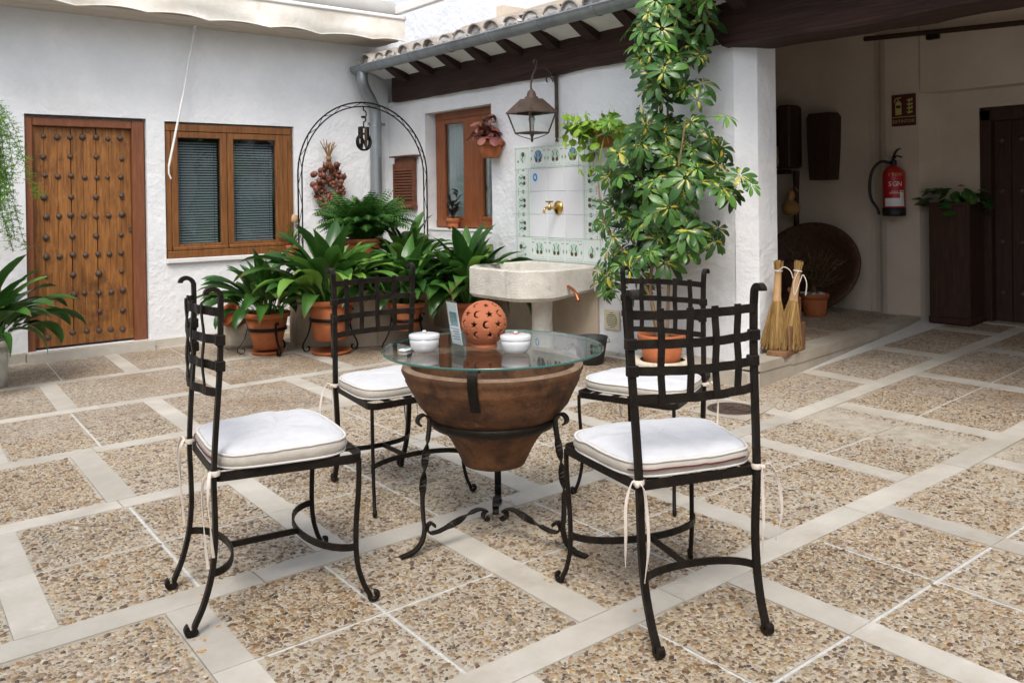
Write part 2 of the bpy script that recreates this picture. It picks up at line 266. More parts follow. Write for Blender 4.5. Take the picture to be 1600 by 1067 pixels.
# ------------------------------------------------------------------ mesh helpers
class MB:
    def __init__(s): s.v = []; s.f = []; s.mi = []; s.uv = []; s.sm = []; s.mats = []
    def m(s, name):
        if name not in s.mats: s.mats.append(name)
        return s.mats.index(name)
    def add(s, vs, fs, mt=None, smooth=False, uvs=None):
        o = len(s.v); s.v += [tuple(p) for p in vs]
        k = s.m(mt) if mt else 0
        for f in fs:
            s.f.append(tuple(i+o for i in f)); s.mi.append(k); s.sm.append(smooth)
            s.uv.append([uvs[i] for i in f] if uvs else [(0, 0)]*len(f))
    def box(s, c, d, mt=None, rz=0, mtx=None, taper=1.0, bev=0):
        x, y, z = d[0]/2, d[1]/2, d[2]/2
        if bev:
            b = min(bev, x*.9, y*.9, z*.9); vs = []
            pts = [(x-b, y), (x, y-b), (x, -y+b), (x-b, -y), (-x+b, -y), (-x, -y+b), (-x, y-b), (-x+b, y)]
            ins = lambda p: (max(-x+b, min(x-b, p[0])), max(-y+b, min(y-b, p[1])))
            for zz, fn in ((-z, ins), (-z+b, None), (z-b, None), (z, ins)):
                for p in pts:
                    q = fn(p) if fn else p; vs.append((q[0], q[1], zz))
            fs = [tuple(reversed(range(8))), tuple(range(24, 32))]
            for k in range(3):
                for i in range(8): fs.append((k*8+(i+1) % 8, k*8+i, (k+1)*8+i, (k+1)*8+(i+1) % 8))
            fs = [tuple(reversed(f)) if i > 1 else f for i, f in enumerate(fs)]
            fs = [tuple(reversed(f)) for f in fs]
        else:
            vs = [(-x, -y, -z), (x, -y, -z), (x, y, -z), (-x, y, -z), (-x*taper, -y*taper, z), (x*taper, -y*taper, z), (x*taper, y*taper, z), (-x*taper, y*taper, z)]
            fs = [(0, 3, 2, 1), (4, 5, 6, 7), (0, 1, 5, 4), (1, 2, 6, 5), (2, 3, 7, 6), (3, 0, 4, 7)]
        mm = Matrix.Translation(c) @ (mtx if mtx else Matrix.Rotation(rz, 4, 'Z'))
        s.add([mm @ Vector(p) for p in vs], fs, mt)
        return s
    def prism(s, poly, z0, z1, mt=None, top=None):
        n = len(poly); z1f = z1 if callable(z1) else (lambda x, y: z1); z0f = z0 if callable(z0) else (lambda x, y: z0)
        vs = [(x, y, z0f(x, y)) for x, y in poly]+[(x, y, z1f(x, y)) for x, y in poly]
        s.add(vs, [tuple(reversed(range(n)))]+[(i, (i+1) % n, n+(i+1) % n, n+i) for i in range(n)], mt)
        s.add(vs[n:], [tuple(range(n))], top or mt)
        return s
    def lathe(s, prof, n=32, c=(0, 0, 0), mt=None, mtx=None, cap=True, smooth=True, jit=0):
        vs, fs = [], []; k = len(prof)
        for i in range(n):
            a = 2*pi*i/n
            for r, z in prof:
                rr = r*(1+jit*noise.noise((cos(a)*2, sin(a)*2, z*9)))
                p = Vector((rr*cos(a), rr*sin(a), z)); vs.append((mtx @ p if mtx else p)+Vector(c))
        for i in range(n):
            j = (i+1) % n
            for q in range(k-1): fs.append((i*k+q, j*k+q, j*k+q+1, i*k+q+1))
        s.add(vs, fs, mt, smooth)
        if cap:
            for q in (0, k-1):
                if prof[q][0] > 1e-6:
                    ring = [i*k+q for i in range(n)]
                    s.add([vs[i] for i in ring], [tuple(range(n)) if q else tuple(reversed(range(n)))], mt)
        return s
    def tube(s, path, r, n=8, mt=None, smooth=True, closed=False, cap=True):
        path = [Vector(p) for p in path]; N = len(path)
        rs = r if isinstance(r, (list, tuple)) else [r]*N
        t0 = (path[1]-path[0]).normalized(); up = Vector((0, 0, 1)) if abs(t0.z) < .9 else Vector((1, 0, 0))
        nrm = (up-t0*up.dot(t0)).normalized(); vs = []
        for i in range(N):
            if closed: t = (path[(i+1) % N]-path[i-1])
            else: t = path[min(i+1, N-1)]-path[max(i-1, 0)]
            t = t.normalized() if t.length > 1e-9 else t0
            nrm = (nrm-t*nrm.dot(t)); nrm = nrm.normalized() if nrm.length > 1e-6 else t.orthogonal().normalized()
            b = t.cross(nrm)
            for k in range(n):
                a = 2*pi*k/n; vs.append(path[i]+(nrm*cos(a)+b*sin(a))*rs[i])
        fs = []
        for i in range(N if closed else N-1):
            j = (i+1) % N
            for k in range(n): fs.append((i*n+k, i*n+(k+1) % n, j*n+(k+1) % n, j*n+k))
        s.add(vs, fs, mt, smooth)
        if cap and not closed:
            s.add(vs[:n], [tuple(reversed(range(n)))], mt); s.add(vs[-n:], [tuple(range(n))], mt)
        return s
    def bar(s, path, wid, th, ref, mt=None, twist=None, closed=False):
        """flat bar: wid measured along ref (made perpendicular to the path), th across"""
        path = [Vector(p) for p in path]; N = len(path); vs = []
        ws = wid if isinstance(wid, (list, tuple)) else [wid]*N
        for i in range(N):
            if closed: t = (path[(i+1) % N]-path[i-1]).normalized()
            else: t = (path[min(i+1, N-1)]-path[max(i-1, 0)]).normalized()
            rf = Vector(ref(i) if callable(ref) else ref)
            a = (rf-t*rf.dot(t)); a = a.normalized() if a.length > 1e-6 else t.orthogonal().normalized()
            b = t.cross(a)
            if twist:
                q = twist[i]; a, b = a*cos(q)+b*sin(q), b*cos(q)-a*sin(q)
            for sx, sy in ((1, 1), (-1, 1), (-1, -1), (1, -1)): vs.append(path[i]+a*(sx*ws[i]/2)+b*(sy*th/2))
        fs = []
        for i in range(N if closed else N-1):
            j = (i+1) % N
            for k in range(4): fs.append((i*4+k, i*4+(k+1) % 4, j*4+(k+1) % 4, j*4+k))
        if not closed: fs += [(3, 2, 1, 0), tuple(range((N-1)*4, N*4))]
        s.add(vs, fs, mt); return s
    def sphere(s, c, r, n=12, m_=8, mt=None, sc3=(1, 1, 1), mtx=None):
        vs = [(0, 0, -1)]+[(sin(pi*j/m_)*cos(2*pi*i/n), sin(pi*j/m_)*sin(2*pi*i/n), -cos(pi*j/m_)) for j in range(1, m_) for i in range(n)]+[(0, 0, 1)]
        fs = [(0, 1+(i+1) % n, 1+i) for i in range(n)]
        for j in range(m_-2):
            for i in range(n): fs.append((1+j*n+i, 1+j*n+(i+1) % n, 1+(j+1)*n+(i+1) % n, 1+(j+1)*n+i))
        L = len(vs)-1; o = 1+(m_-2)*n
        fs += [(o+i, o+(i+1) % n, L) for i in range(n)]
        out = []
        for p in vs:
            q = Vector((p[0]*r*sc3[0], p[1]*r*sc3[1], p[2]*r*sc3[2])); out.append((mtx @ q if mtx else q)+Vector(c))
        s.add(out, fs, mt, True); return s
    def grid(s, fn, nu, nv, mt=None, smooth=True, uv=False):
        vs = [fn(i/nu, j/nv) for j in range(nv+1) for i in range(nu+1)]
        uvs = [(i/nu, j/nv) for j in range(nv+1) for i in range(nu+1)]
        fs = [(j*(nu+1)+i, j*(nu+1)+i+1, (j+1)*(nu+1)+i+1, (j+1)*(nu+1)+i) for j in range(nv) for i in range(nu)]
        s.add(vs, fs, mt, smooth, uvs); return s
    def mesh(s, name, default=None):
        me = bpy.data.meshes.new(name); me.from_pydata(s.v, [], s.f)
        for nm in (s.mats or [default]): me.materials.append(M[nm])
        me.polygons.foreach_set('material_index', s.mi); me.polygons.foreach_set('use_smooth', s.sm)
        ul = me.uv_layers.new(name='UVMap')
        ul.data.foreach_set('uv', np.array([c for f in s.uv for p in f for c in p], dtype=np.float32))
        me.update(); return me
def link(name, me, parent=None, loc=(0, 0, 0), rot=None, scale=None, mtx=None):
    o = bpy.data.objects.new(name, me); COL.objects.link(o)
    if parent: o.parent = parent
    if mtx is not None: o.matrix_local = mtx
    else:
        o.location = loc
        if rot: o.rotation_euler = rot
        if scale is not None: o.scale = (scale,)*3 if isinstance(scale, (int, float)) else scale
    return o
def obj(name, mb, mt=None, parent=None, kind=None, loc=(0, 0, 0), rot=None, scale=None):
    o = link(name, mb.mesh(name, mt), parent, loc, rot, scale)
    if kind: o['kind'] = kind
    return o
def tag(o, label, cat, group=None):
    o['label'] = label; o['category'] = cat
    if group: o['group'] = group
    return o
def thing(name, label, cat, loc=(0, 0, 0), rz=0, group=None, scale=1):
    o = bpy.data.objects.new(name, None); COL.objects.link(o); o.location = loc; o.rotation_euler = (0, 0, rz); o.scale = (scale,)*3
    o.empty_display_size = .1
    return tag(o, label, cat, group)
def copy_tree(o, parent=None):
    c = o.copy(); COL.objects.link(c)
    if parent: c.parent = parent
    for ch in o.children: copy_tree(ch, c)
    return c
def spiral(c, u, v, r0, r1, a0, a1, n=10):
    """points on a spiral in the plane (u,v) round c"""
    c, u, v = Vector(c), Vector(u), Vector(v)
    return [c+(u*cos(a0+(a1-a0)*i/n)+v*sin(a0+(a1-a0)*i/n))*(r0+(r1-r0)*i/n) for i in range(n+1)]
def smooth_path(pts, n=6):
    """Catmull-Rom through pts"""
    P = [Vector(p) for p in pts]; out = []
    for i in range(len(P)-1):
        a, b, c, d = P[max(i-1, 0)], P[i], P[i+1], P[min(i+2, len(P)-1)]
        for k in range(n):
            t = k/n
            out.append(.5*((2*b)+(c-a)*t+(2*a-5*b+4*c-d)*t*t+(3*b-a-3*c+d)*t**3))
    return out+[P[-1]]
def text_mesh(mb, s, size, origin, u, v, mt, depth=.0006, align='CENTER'):
    cu = bpy.data.curves.new('lettering', 'FONT'); cu.body = s; cu.size = size; cu.align_x = align; cu.align_y = 'CENTER'; cu.resolution_u = 2
    o = bpy.data.objects.new('lettering', cu); COL.objects.link(o)
    me = o.to_mesh(); u, v = Vector(u), Vector(v); nrm = u.cross(v)
    vs = [Vector(origin)+u*p.co.x+v*p.co.y+nrm*depth for p in me.vertices]
    mb.add(vs, [tuple(p.vertices) for p in me.polygons], mt)
    o.to_mesh_clear(); bpy.data.objects.remove(o); bpy.data.curves.remove(cu)

# ------------------------------------------------------------------ ground: gently falling courtyard floor
YA, XB = 8.08, 4.8        # far wall plane, fountain wall plane
def zf(x, y): return .05*max(0, x-4.3)-.0178*max(0, y-3.6)
mb = MB()
xs = [-2.4, -1, 0, 1, 2, 3, 4.3, 5, 6, 7, 8.6]; ys = [-3.4, -2, 0, 2, 3.6, 5, 6.5, 8.3]
vs = [(x, y, zf(x, y)-.0015) for y in ys for x in xs]; nx = len(xs)
mb.add(vs, [(j*nx+i, j*nx+i+1, (j+1)*nx+i+1, (j+1)*nx+i) for j in range(len(ys)-1) for i in range(nx-1)])
ground = obj('courtyard_floor', mb, 'joint', kind='structure')

YK = {-3: -1.13, -2: -.17, -1: .80, 0: 1.772, 1: 2.74, 2: 3.785, 3: 4.765, 4: 5.83, 5: 6.93, 6: 8.06}
OFF = {-3: .36, -2: .76, -1: .415, 0: .83, 1: .465, 2: .955, 3: .62, 4: 1.125, 5: .81}
SK = {2: 1.008, 3: 1.022, 4: 1.04, 5: 1.06}
def in_view(x, y, mar=0.0):
    d = math.hypot(x, y)+(.0 if mar else 0); a = math.degrees(math.atan2(y, x))-51.2
    return d > 1.6-mar and abs(a) < 34+mar*6
PLAT = [(4.60, 3.235), (4.985, 3.26), (6.0, 3.365), (7.0, 3.47), (7.36, 3.53)]
def on_platform(x, y): return x > 4.6 and y > 3.235+(x-4.6)*.105+.02
panels = []
def quad_prism(c4, z0off, z1off, mt, mtop=None):
    m_ = MB(); n = 4
    m_.prism(c4, lambda x, y: zf(x, y)+z0off, lambda x, y: zf(x, y)+z1off, mt, mtop); return m_
HB = .0575
for k in range(-2, 6):
    s_ = SK.get(k, 1); p = .935*s_; tilt = .02+.012*max(k, 0)
    ya, yb = YK[k]+HB, YK[k+1]-HB
    sx = lambda j, y: OFF[k]*s_+p*j+tilt*(y-ya)
    for j in range(-4, 9):
        xc = sx(j+.5, (ya+yb)/2); yc = (ya+yb)/2
        if xc < -1.2 or xc > 7.7 or (xc > 4.9 and yc > 3.3) or (xc > 4.75 and yc > 4.4): continue
        if not (in_view(xc, yc, 2.2)): continue
        L = lambda y: sx(j, y)+.06; Rr = lambda y: sx(j+1, y)-.06
        plain = ((k, j) in ((4, 1), (4, 0), (3, 1), (2, -1), (-1, 9)) or random.random() < .06)
        ym = (ya+yb)/2; g = .0065
        cols = [(0, 1)] if plain else [(0, .5), (.5, 1)]
        rows = [(ya, yb)] if plain else [(ya, ym), (ym, yb)]
        for y0, y1 in rows:
            for a, b in cols:
                lx = lambda t, y: L(y)+(Rr(y)-L(y))*t
                ga = g if a > 0 else 0; gb = g if b < 1 else 0
                gy0 = g if y0 > ya else 0; gy1 = g if y1 < yb else 0
                c4 = [(lx(a, y0)+ga, y0+gy0), (lx(b, y0)-gb, y0+gy0), (lx(b, y1)-gb, y1-gy1), (lx(a, y1)+ga, y1-gy1)]
                cx = sum(q[0] for q in c4)/4; cy = sum(q[1] for q in c4)/4
                if on_platform(cx, cy) or cx > 4.75 and cy > 3.45: continue
                if not in_view(cx, cy, 1.6): continue
                near = math.hypot(cx, cy) < 5.5
                up = random.uniform(.0008, .003)
                obj('pebble_slab', quad_prism(c4, -.02, up, 'mortar' if near else 'farpeb'), parent=ground)
                if near: panels.append((c4, up, plain))
    # cross strips
    for j in range(-4, 10):
        for t0, t1 in ((0, .5), (.5, 1)):
            y0, y1 = ya+(yb-ya)*t0, ya+(yb-ya)*t1; cx = sx(j, (y0+y1)/2); cy = (y0+y1)/2
            if cx < -1.2 or cx > 7.4 or on_platform(cx, cy) or (cx > 4.75 and cy > 3.3) or not in_view(cx, cy, 1.6): continue
            e = .001
            c4 = [(sx(j, y0)-.058, y0+e), (sx(j, y0)+.058, y0+e), (sx(j, y1)+.058, y1-e), (sx(j, y1)-.058, y1-e)]
            obj('stone_band', quad_prism(c4, -.02, .004+random.uniform(-.001, .001), 'stone'), parent=ground)
for k in range(-1, 7):
    y = YK[k]; x = -1.2+random.uniform(-.5, .5)
    while x < 7.35:
        L = random.uniform(.7, 1.1); x1 = min(x+L, 7.35); cx = (x+x1)/2
        if not on_platform(x+.3, y) and not (cx > 4.75 and y > 3.3) and in_view(cx, y, 2.0):
            x1c = x1 if y < 3 or x1 < 4.75 else 4.75
            if x1c-x > .08:
                j_ = lambda: random.uniform(-.0025, .0025)
                c4 = [(x+.0025, y-HB+.002+j_()), (x1c-.0025, y-HB+.002+j_()), (x1c-.0025, y+HB-.002+j_()), (x+.0025, y+HB-.002+j_())]
                obj('stone_band', quad_prism(c4, -.02, .004+random.uniform(-.001, .001), 'stone'), parent=ground)
        x = x1
# rust marks left on the stone bands by the chair feet
mb = MB()
for (x, y) in ((.93, 2.71), (.82, 2.45), (.80, 2.40), (.88, 2.50), (.98, 2.78), (1.9, 1.77), (2.15, 2.75), (1.83, 2.1)):
    for q in range(4):
        rr = random.uniform(.002, .0085); cx, cy = x+random.uniform(-.025, .025), y+random.uniform(-.02, .02)
        mb.add([(cx+rr*random.uniform(.6, 1.3)*cos(a), cy+rr*random.uniform(.6, 1.3)*sin(a), zf(cx, cy)+.0062) for a in np.linspace(0, 2*pi, 9)[:-1]], [tuple(range(8))], 'rust_stain')
obj('rust_mark', mb, parent=ground)['kind'] = 'stuff'

# pebbles: half sunk rounded stones, joined as stuff
def build_pebbles():
    P = []
    for c4, up, plain in panels:
        c = np.array(c4); ex = np.linalg.norm(c[1]-c[0]); ey = np.linalg.norm(c[3]-c[0])
        d = np.hypot(*c.mean(0)); cell = .0103 if d < 3.5 else .0128
        nx_, ny_ = max(1, int(ex/cell)), max(1, int(ey/cell))
        for off in (0,):
            u = (np.arange(nx_)[None, :]+rng.uniform(.12, .88, (ny_, nx_)))/nx_
            v = (np.arange(ny_)[:, None]+rng.uniform(.12, .88, (ny_, nx_)))/ny_
            u = u.ravel(); v = v.ravel()
            ok = (u > .012) & (u < .988) & (v > .012) & (v < .988); u = u[ok]; v = v[ok]
            xy = (1-u)[:, None]*(1-v)[:, None]*c[0]+u[:, None]*(1-v)[:, None]*c[1]+u[:, None]*v[:, None]*c[2]+(1-u)[:, None]*v[:, None]*c[3]
            P.append(np.c_[xy, np.full(len(xy), up), np.full(len(xy), rng.uniform(0, 1)), np.full(len(xy), rng.uniform(-.22, .12))])
    P = np.concatenate(P); N = len(P)
    keep = rng.random(N) < np.array([.95+p[4]+.35*min(0, noise.noise((p[0]*2.3, p[1]*2.3, 0))) for p in P]); P = P[keep]; N = len(P)
    dist = np.hypot(P[:, 0], P[:, 1])
    s = rng.lognormal(0, .30, N).clip(.45, 2.1)*.0055
    la = s*rng.uniform(1.0, 1.5, N); lb = s*rng.uniform(.62, 1.0, N); h = s*rng.uniform(.24, .5, N); th = rng.uniform(0, pi, N)
    K = 7; ang = np.linspace(0, 2*pi, K+1)[:-1]
    wob = 1+rng.uniform(-.16, .16, (N, K))
    V = np.zeros((N, 2*K+1, 3), np.float32)
    for ring, (rs, zs) in enumerate(((1.0, 0.0), (.74, .72))):
        x = la[:, None]*np.cos(ang)*wob*rs; y = lb[:, None]*np.sin(ang)*wob*rs
        V[:, ring*K:(ring+1)*K, 0] = P[:, 0:1]+x*np.cos(th)[:, None]-y*np.sin(th)[:, None]
        V[:, ring*K:(ring+1)*K, 1] = P[:, 1:2]+x*np.sin(th)[:, None]+y*np.cos(th)[:, None]
        V[:, ring*K:(ring+1)*K, 2] = (zs*h)[:, None]
    V[:, 2*K, 0] = P[:, 0]; V[:, 2*K, 1] = P[:, 1]; V[:, 2*K, 2] = h
    zg = .05*np.maximum(0, P[:, 0]-4.3)-.0178*np.maximum(0, P[:, 1]-3.6)+P[:, 2]
    V[:, :, 2] += zg[:, None]
    f = []
    for i in range(K):
        j = (i+1) % K; f.append((i, j, K+j)); f.append((i, K+j, K+i)); f.append((K+i, K+j, 2*K))
    f = np.array(f, np.int32); F = (f[None]+(np.arange(N)*(2*K+1))[:, None, None]).reshape(-1, 3).astype(np.int32)
    me = bpy.data.meshes.new('pebbles'); me.vertices.add(N*(2*K+1)); me.vertices.foreach_set('co', V.reshape(-1))
    me.loops.add(len(F)*3); me.loops.foreach_set('vertex_index', F.reshape(-1))
    me.polygons.add(len(F)); me.polygons.foreach_set('loop_start', np.arange(len(F), dtype=np.int32)*3)
    me.polygons.foreach_set('use_smooth', np.ones(len(F), bool)); me.materials.append(M['pebble']); at = me.attributes.new('slab_tone', 'FLOAT', 'POINT'); at.data.foreach_set('value', np.repeat(P[:, 3], 2*K+1).astype(np.float32))
    me.update()
    o = link('pebbles', me, ground); o['kind'] = 'stuff'
    print('pebbles', N, len(F))
build_pebbles()

# raised walk of the passage
PZ = .17
mb = MB()
back = [(7.36, 6.5), (5.13, 6.5), (5.13, 3.44)]
mb.prism(PLAT+back, lambda x, y: zf(x, y)-.03, PZ, 'step')
mb.prism([(4.55, 3.30), (4.598, 3.236), (5.128, 3.44), (4.93, 3.449), (4.799, 3.56), (4.799, 4.25), (4.60, 4.25), (4.555, 3.7)], -.03, .105, 'step')
plat = obj('passage_platform', mb, kind='structure')
mb = MB()
for (x0, x1, y0, y1) in ((5.18, 6.02, 3.49, 4.3), (6.10, 7.24, 3.57, 4.3)):
    obj('pebble_slab', MB().prism([(x0, y0), (x1, y0+.06), (x1, y1), (x0, y1)], PZ-.01, PZ+.005, 'farpeb'), parent=plat)
# edge stones of the step, each its own
for i, (a, b) in enumerate(zip(PLAT[:-1], PLAT[1:])):
    a, b = Vector(a), Vector(b); n = 1 if i == 0 else 2
    for q in range(n):
        p0 = a.lerp(b, q/n); p1 = a.lerp(b, (q+1)/n); t = (p1-p0).normalized(); nn = Vector((-t.y, t.x)); p0 = p0+t*.003; p1 = p1-t*.003
        c4 = [tuple(p0-nn*.006), tuple(p1-nn*.006), tuple(p1+nn*.16), tuple(p0+nn*.16)]
        obj('edge_stone', MB().prism(c4, PZ-.05 if i == 0 else PZ-.06, PZ+.007+random.uniform(0, .002), 'step'), parent=plat)

# ------------------------------------------------------------------ walls
def wall_sheet(mb, O, U, V, Nn, w_, h_, holes, mt, depth=.25, cell=.16, amp=.010, jag=.004, seed=0, reveal=None):
    """plaster sheet with openings: O origin, U/V directions, Nn outward normal; front skin bumped by hand-trowelled unevenness"""
    O, U, V, Nn = map(Vector, (O, U, V, Nn))
    def lines(tot, hs):
        L = sorted(set([0, tot]+[round(x, 4) for h in hs for x in h])); out = []
        for a, b in zip(L[:-1], L[1:]):
            n = max(1, int(round((b-a)/cell))); out += [a+(b-a)*i/n for i in range(n)]
        return out+[tot]
    us = lines(w_, [(h[0], h[1]) for h in holes]); vs_ = lines(h_, [(h[2], h[3]) for h in holes])
    def pt(u, v, edge=False):
        n_ = noise.noise((u*1.1+seed, v*1.1, seed*3.1))*amp+noise.noise((u*4+seed, v*4, 5.2))*amp*.35
        return O+U*u+V*v+Nn*n_
    idx = {}; P = []; F = []
    def g(i, j):
        if (i, j) not in idx: idx[(i, j)] = len(P); P.append(pt(us[i], vs_[j]))
        return idx[(i, j)]
    inh = lambda u, v: any(h[0] < u < h[1] and h[2] < v < h[3] for h in holes)
    flip = U.cross(V).dot(Nn) < 0
    for i in range(len(us)-1):
        for j in range(len(vs_)-1):
            if inh((us[i]+us[i+1])/2, (vs_[j]+vs_[j+1])/2): continue
            f = (g(i, j), g(i+1, j), g(i+1, j+1), g(i, j+1)); F.append(tuple(reversed(f)) if flip else f)
    mb.add(P, F, mt, True)
    for h in holes:
        ring = [(u, h[2]) for u in us if h[0]-1e-6 <= u <= h[1]+1e-6]+[(h[1], v) for v in vs_ if h[2]+1e-6 < v <= h[3]+1e-6]
        ring += [(u, h[3]) for u in reversed(us) if h[0]-1e-6 <= u < h[1]-1e-6]+[(h[0], v) for v in reversed(vs_) if h[2]+1e-6 < v < h[3]-1e-6]
        n = len(ring); A = [pt(u, v) for u, v in ring]; B = [O+U*u+V*v-Nn*depth for u, v in ring]
        fs = [(i, (i+1) % n, n+(i+1) % n, n+i) for i in range(n)]
        mb.add(A+B, [tuple(reversed(f)) for f in fs] if flip else fs, reveal or mt)
# far wall with the studded door and the blind window
wallA = thing('house_wall', 'white plastered far wall with a studded door and a blind window', 'wall', (0, 0, 0))
mb = MB()
X0 = -2.2
wall_sheet(mb, (X0, YA, -.12), (1, 0, 0), (0, 0, 1), (0, -1, 0), 4.8-X0, 3.4, [(1.315-X0, 2.283-X0, .125, 2.115), (2.442-X0, 3.70-X0, .80, 2.10)], 'plaster', .16, seed=1)
mb.box(((X0+4.8)/2, YA+.26, 1.58), (4.8-X0, .16, 3.4), 'plaster')
obj('wall_face', mb, parent=wallA)
door = link('door', None, wallA); door.empty_display_size = .1
DY = YA+.075
edges = [1.378, 1.470, 1.573, 1.677, 1.776, 1.880, 1.982, 2.080, 2.166]
wide = {1.677: .006, 1.880: .006}
for a, b in zip(edges[:-1], edges[1:]):
    ga, gb = wide.get(a, .0013)/2, wide.get(b, .0013)/2
    dy = random.uniform(-.0015, .0015)
    obj('door_plank', MB().box(((a+ga+b-gb)/2, DY+.02+dy, .962), (b-gb-a-ga, .04, 1.874), 'doorwood', bev=.002), parent=door)
obj('bottom_rail', MB().box((1.79, DY-.004, .068), (.76, .01, .085), 'doorwood', bev=.002), parent=door)
fr = MB()
fr.box((1.3475, DY-.012, .985), (.063, .07, 1.975), 'framewood', bev=.006); fr.box((2.219, DY-.012, .985), (.105, .07, 1.975), 'framewood', bev=.006)
fr.box((1.7735, DY-.012, 1.937), (.785, .068, .072), 'framewood', bev=.006); fr.box((1.7735, DY+.05, 1.0), (.79, .02, 1.9), 'dark')
obj('door_frame', fr, parent=door)
stud = MB().lathe([(.024, 0), (.024, .004), (.020, .012), (.012, .018), (.0, .021)], 12, mtx=Matrix.Rotation(pi/2, 4, 'X'), mt='iron_rust', cap=False).mesh('stud')
for r_ in range(11):
    for c_ in range(7):
        if r_ % 2 and c_ in (1, 3, 5): continue
        if (r_, c_) in ((9, 0), (8, 0)): continue
        x = 1.470+c_*.1018+random.uniform(-.010, .010); z = 1.812-r_*.1695+random.uniform(-.011, .011)
        link('stud', stud, door, (x, DY-.001, z), (0, random.uniform(0, 6), 0), random.uniform(.8, 1.2))
lk = MB(); lk.box((2.155, DY-.004, 1.0), (.03, .012, .04), 'iron_rust', bev=.003); lk.box((2.09, DY-.004, 1.30), (.03, .014, .06), 'iron_rust', bev=.004)
obj('lock_plate', lk, parent=door)
# threshold and skirting stones
st = MB().prism([(1.30, YA-.10), (2.30, YA-.10), (2.30, YA+.10), (1.30, YA+.10)], -.12, .004, 'stone'); obj('threshold', st, parent=wallA)
x = 2.303
for w_ in (.48, .52, .6, .6): obj('skirting_stone', MB().box((x+w_/2, YA-.008, -.045), (w_-.004, .03, .09), 'stone', bev=.003), parent=wallA); x += w_
x = 1.297
for w_ in (.42, .5, .6): obj('skirting_stone', MB().box((x-w_/2, YA-.008, -.04), (w_-.004, .03, .10), 'stone', bev=.003), parent=wallA); x -= w_
# window in the far wall
win = link('window', None, wallA); win.empty_display_size = .1
WY = YA+.05
f = MB(); wd = 'winwood'
f.box((3.07, WY, 1.93), (1.235, .07, .07), wd, bev=.005); f.box((3.07, WY-.012, .755), (1.235, .095, .07), wd, bev=.006)
f.box((2.477, WY, 1.342), (.05, .07, 1.10), wd, bev=.005); f.box((3.665, WY, 1.342), (.05, .07, 1.10), wd, bev=.005)
obj('window_frame', f, parent=win)
for xa, xb in ((2.504, 3.022), (3.026, 3.638)):
    s_ = MB(); l = .055 if xa < 3 else .062; r_ = .062 if xa < 3 else .125
    s_.box((xa+.03-.0, WY-.012, 1.355), (.06, .055, 1.07), wd, bev=.006); s_.box((xb-r_/2, WY-.012, 1.355), (r_, .055, 1.07), wd, bev=.006)
    s_.box(((xa+.06+xb-r_)/2, WY-.012, 1.8625), (xb-r_-xa-.06, .054, .055), wd, bev=.005); s_.box(((xa+.06+xb-r_)/2, WY-.012, .835), (xb-r_-xa-.06, .054, .03), wd, bev=.005)
    s_.box(((xa+xb)/2, WY-.035, .808), (xb-xa-.006, .05, .035), wd, bev=.008)
    obj('sash', s_, parent=win)
    obj('pane', MB().box(((xa+.06+xb-r_)/2, WY-.008, 1.345), (xb-r_-xa-.061, .005, .99), 'pane'), parent=win)
    bl = MB(); x0_, x1_ = xa+.062, xb-r_-.002
    for i in range(39):
        z = .862+i*.0245; a_ = R(28)
        bl.box(((x0_+x1_)/2, WY+.05, z), (x1_-x0_-.012, .026, .0012), 'blind', mtx=Matrix.Rotation(a_, 4, 'X'))
    for t in (.1, .9): bl.box((x0_+(x1_-x0_)*t, WY+.034, 1.33), (.003, .002, .96), 'ink')
    obj('blind', bl, parent=win)['kind'] = 'stuff'
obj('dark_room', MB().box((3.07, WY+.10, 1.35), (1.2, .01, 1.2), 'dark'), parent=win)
sl = MB().box((3.075, YA-.008, .70), (1.275, .05, .042), 'white', bev=.006); obj('window_sill', sl, parent=win)

# fountain wall
wallB = thing('fountain_wall', 'white plastered wall under a dark beam, with tall recessed window', 'wall', (0, 0, 0))
mb = MB()
YE = 3.56
wall_sheet(mb, (XB, YE, -.12), (0, 1, 0), (0, 0, 1), (-1, 0, 0), YA+.3-YE, 2.40, [(6.251-YE, 7.357-YE, 1.06, 2.225)], 'plaster', .21, seed=4, cell=.14)
# pillar end: chamfer and jamb
pr = [(XB, YE), (4.91, 3.45), (5.12, 3.45), (5.12, 3.75)]
for a, b in zip(pr[:-1], pr[1:]):
    U = Vector((b[0]-a[0], b[1]-a[1], 0)); L = U.length; U.normalize()
    wall_sheet(mb, (a[0], a[1], -.05), U, (0, 0, 1), (U.y, -U.x, 0), L, 2.33, [], 'plaster', amp=.002, seed=9, cell=.1)
mb.prism([(5.02, 3.7), (5.12, 3.7), (5.12, 8.3), (5.02, 8.3)], -.1, 2.95, 'plaster')
mb.prism([(4.81, 8.2), (5.02, 8.2), (5.02, 8.3), (4.81, 8.3)], -.1, 2.95, 'plaster')
obj('wall_face', mb, parent=wallB)
obj('wainscot', MB().box((XB-.012, 6.47, .225), (.03, 3.2, .53), 'wainscot', bev=.006), parent=wallB)
for i in range(3): obj('skirting_stone', MB().box((XB-.012, 4.86-.105-i*.205, .0), (.035, .20, .06), 'stone', bev=.004), parent=wallB)
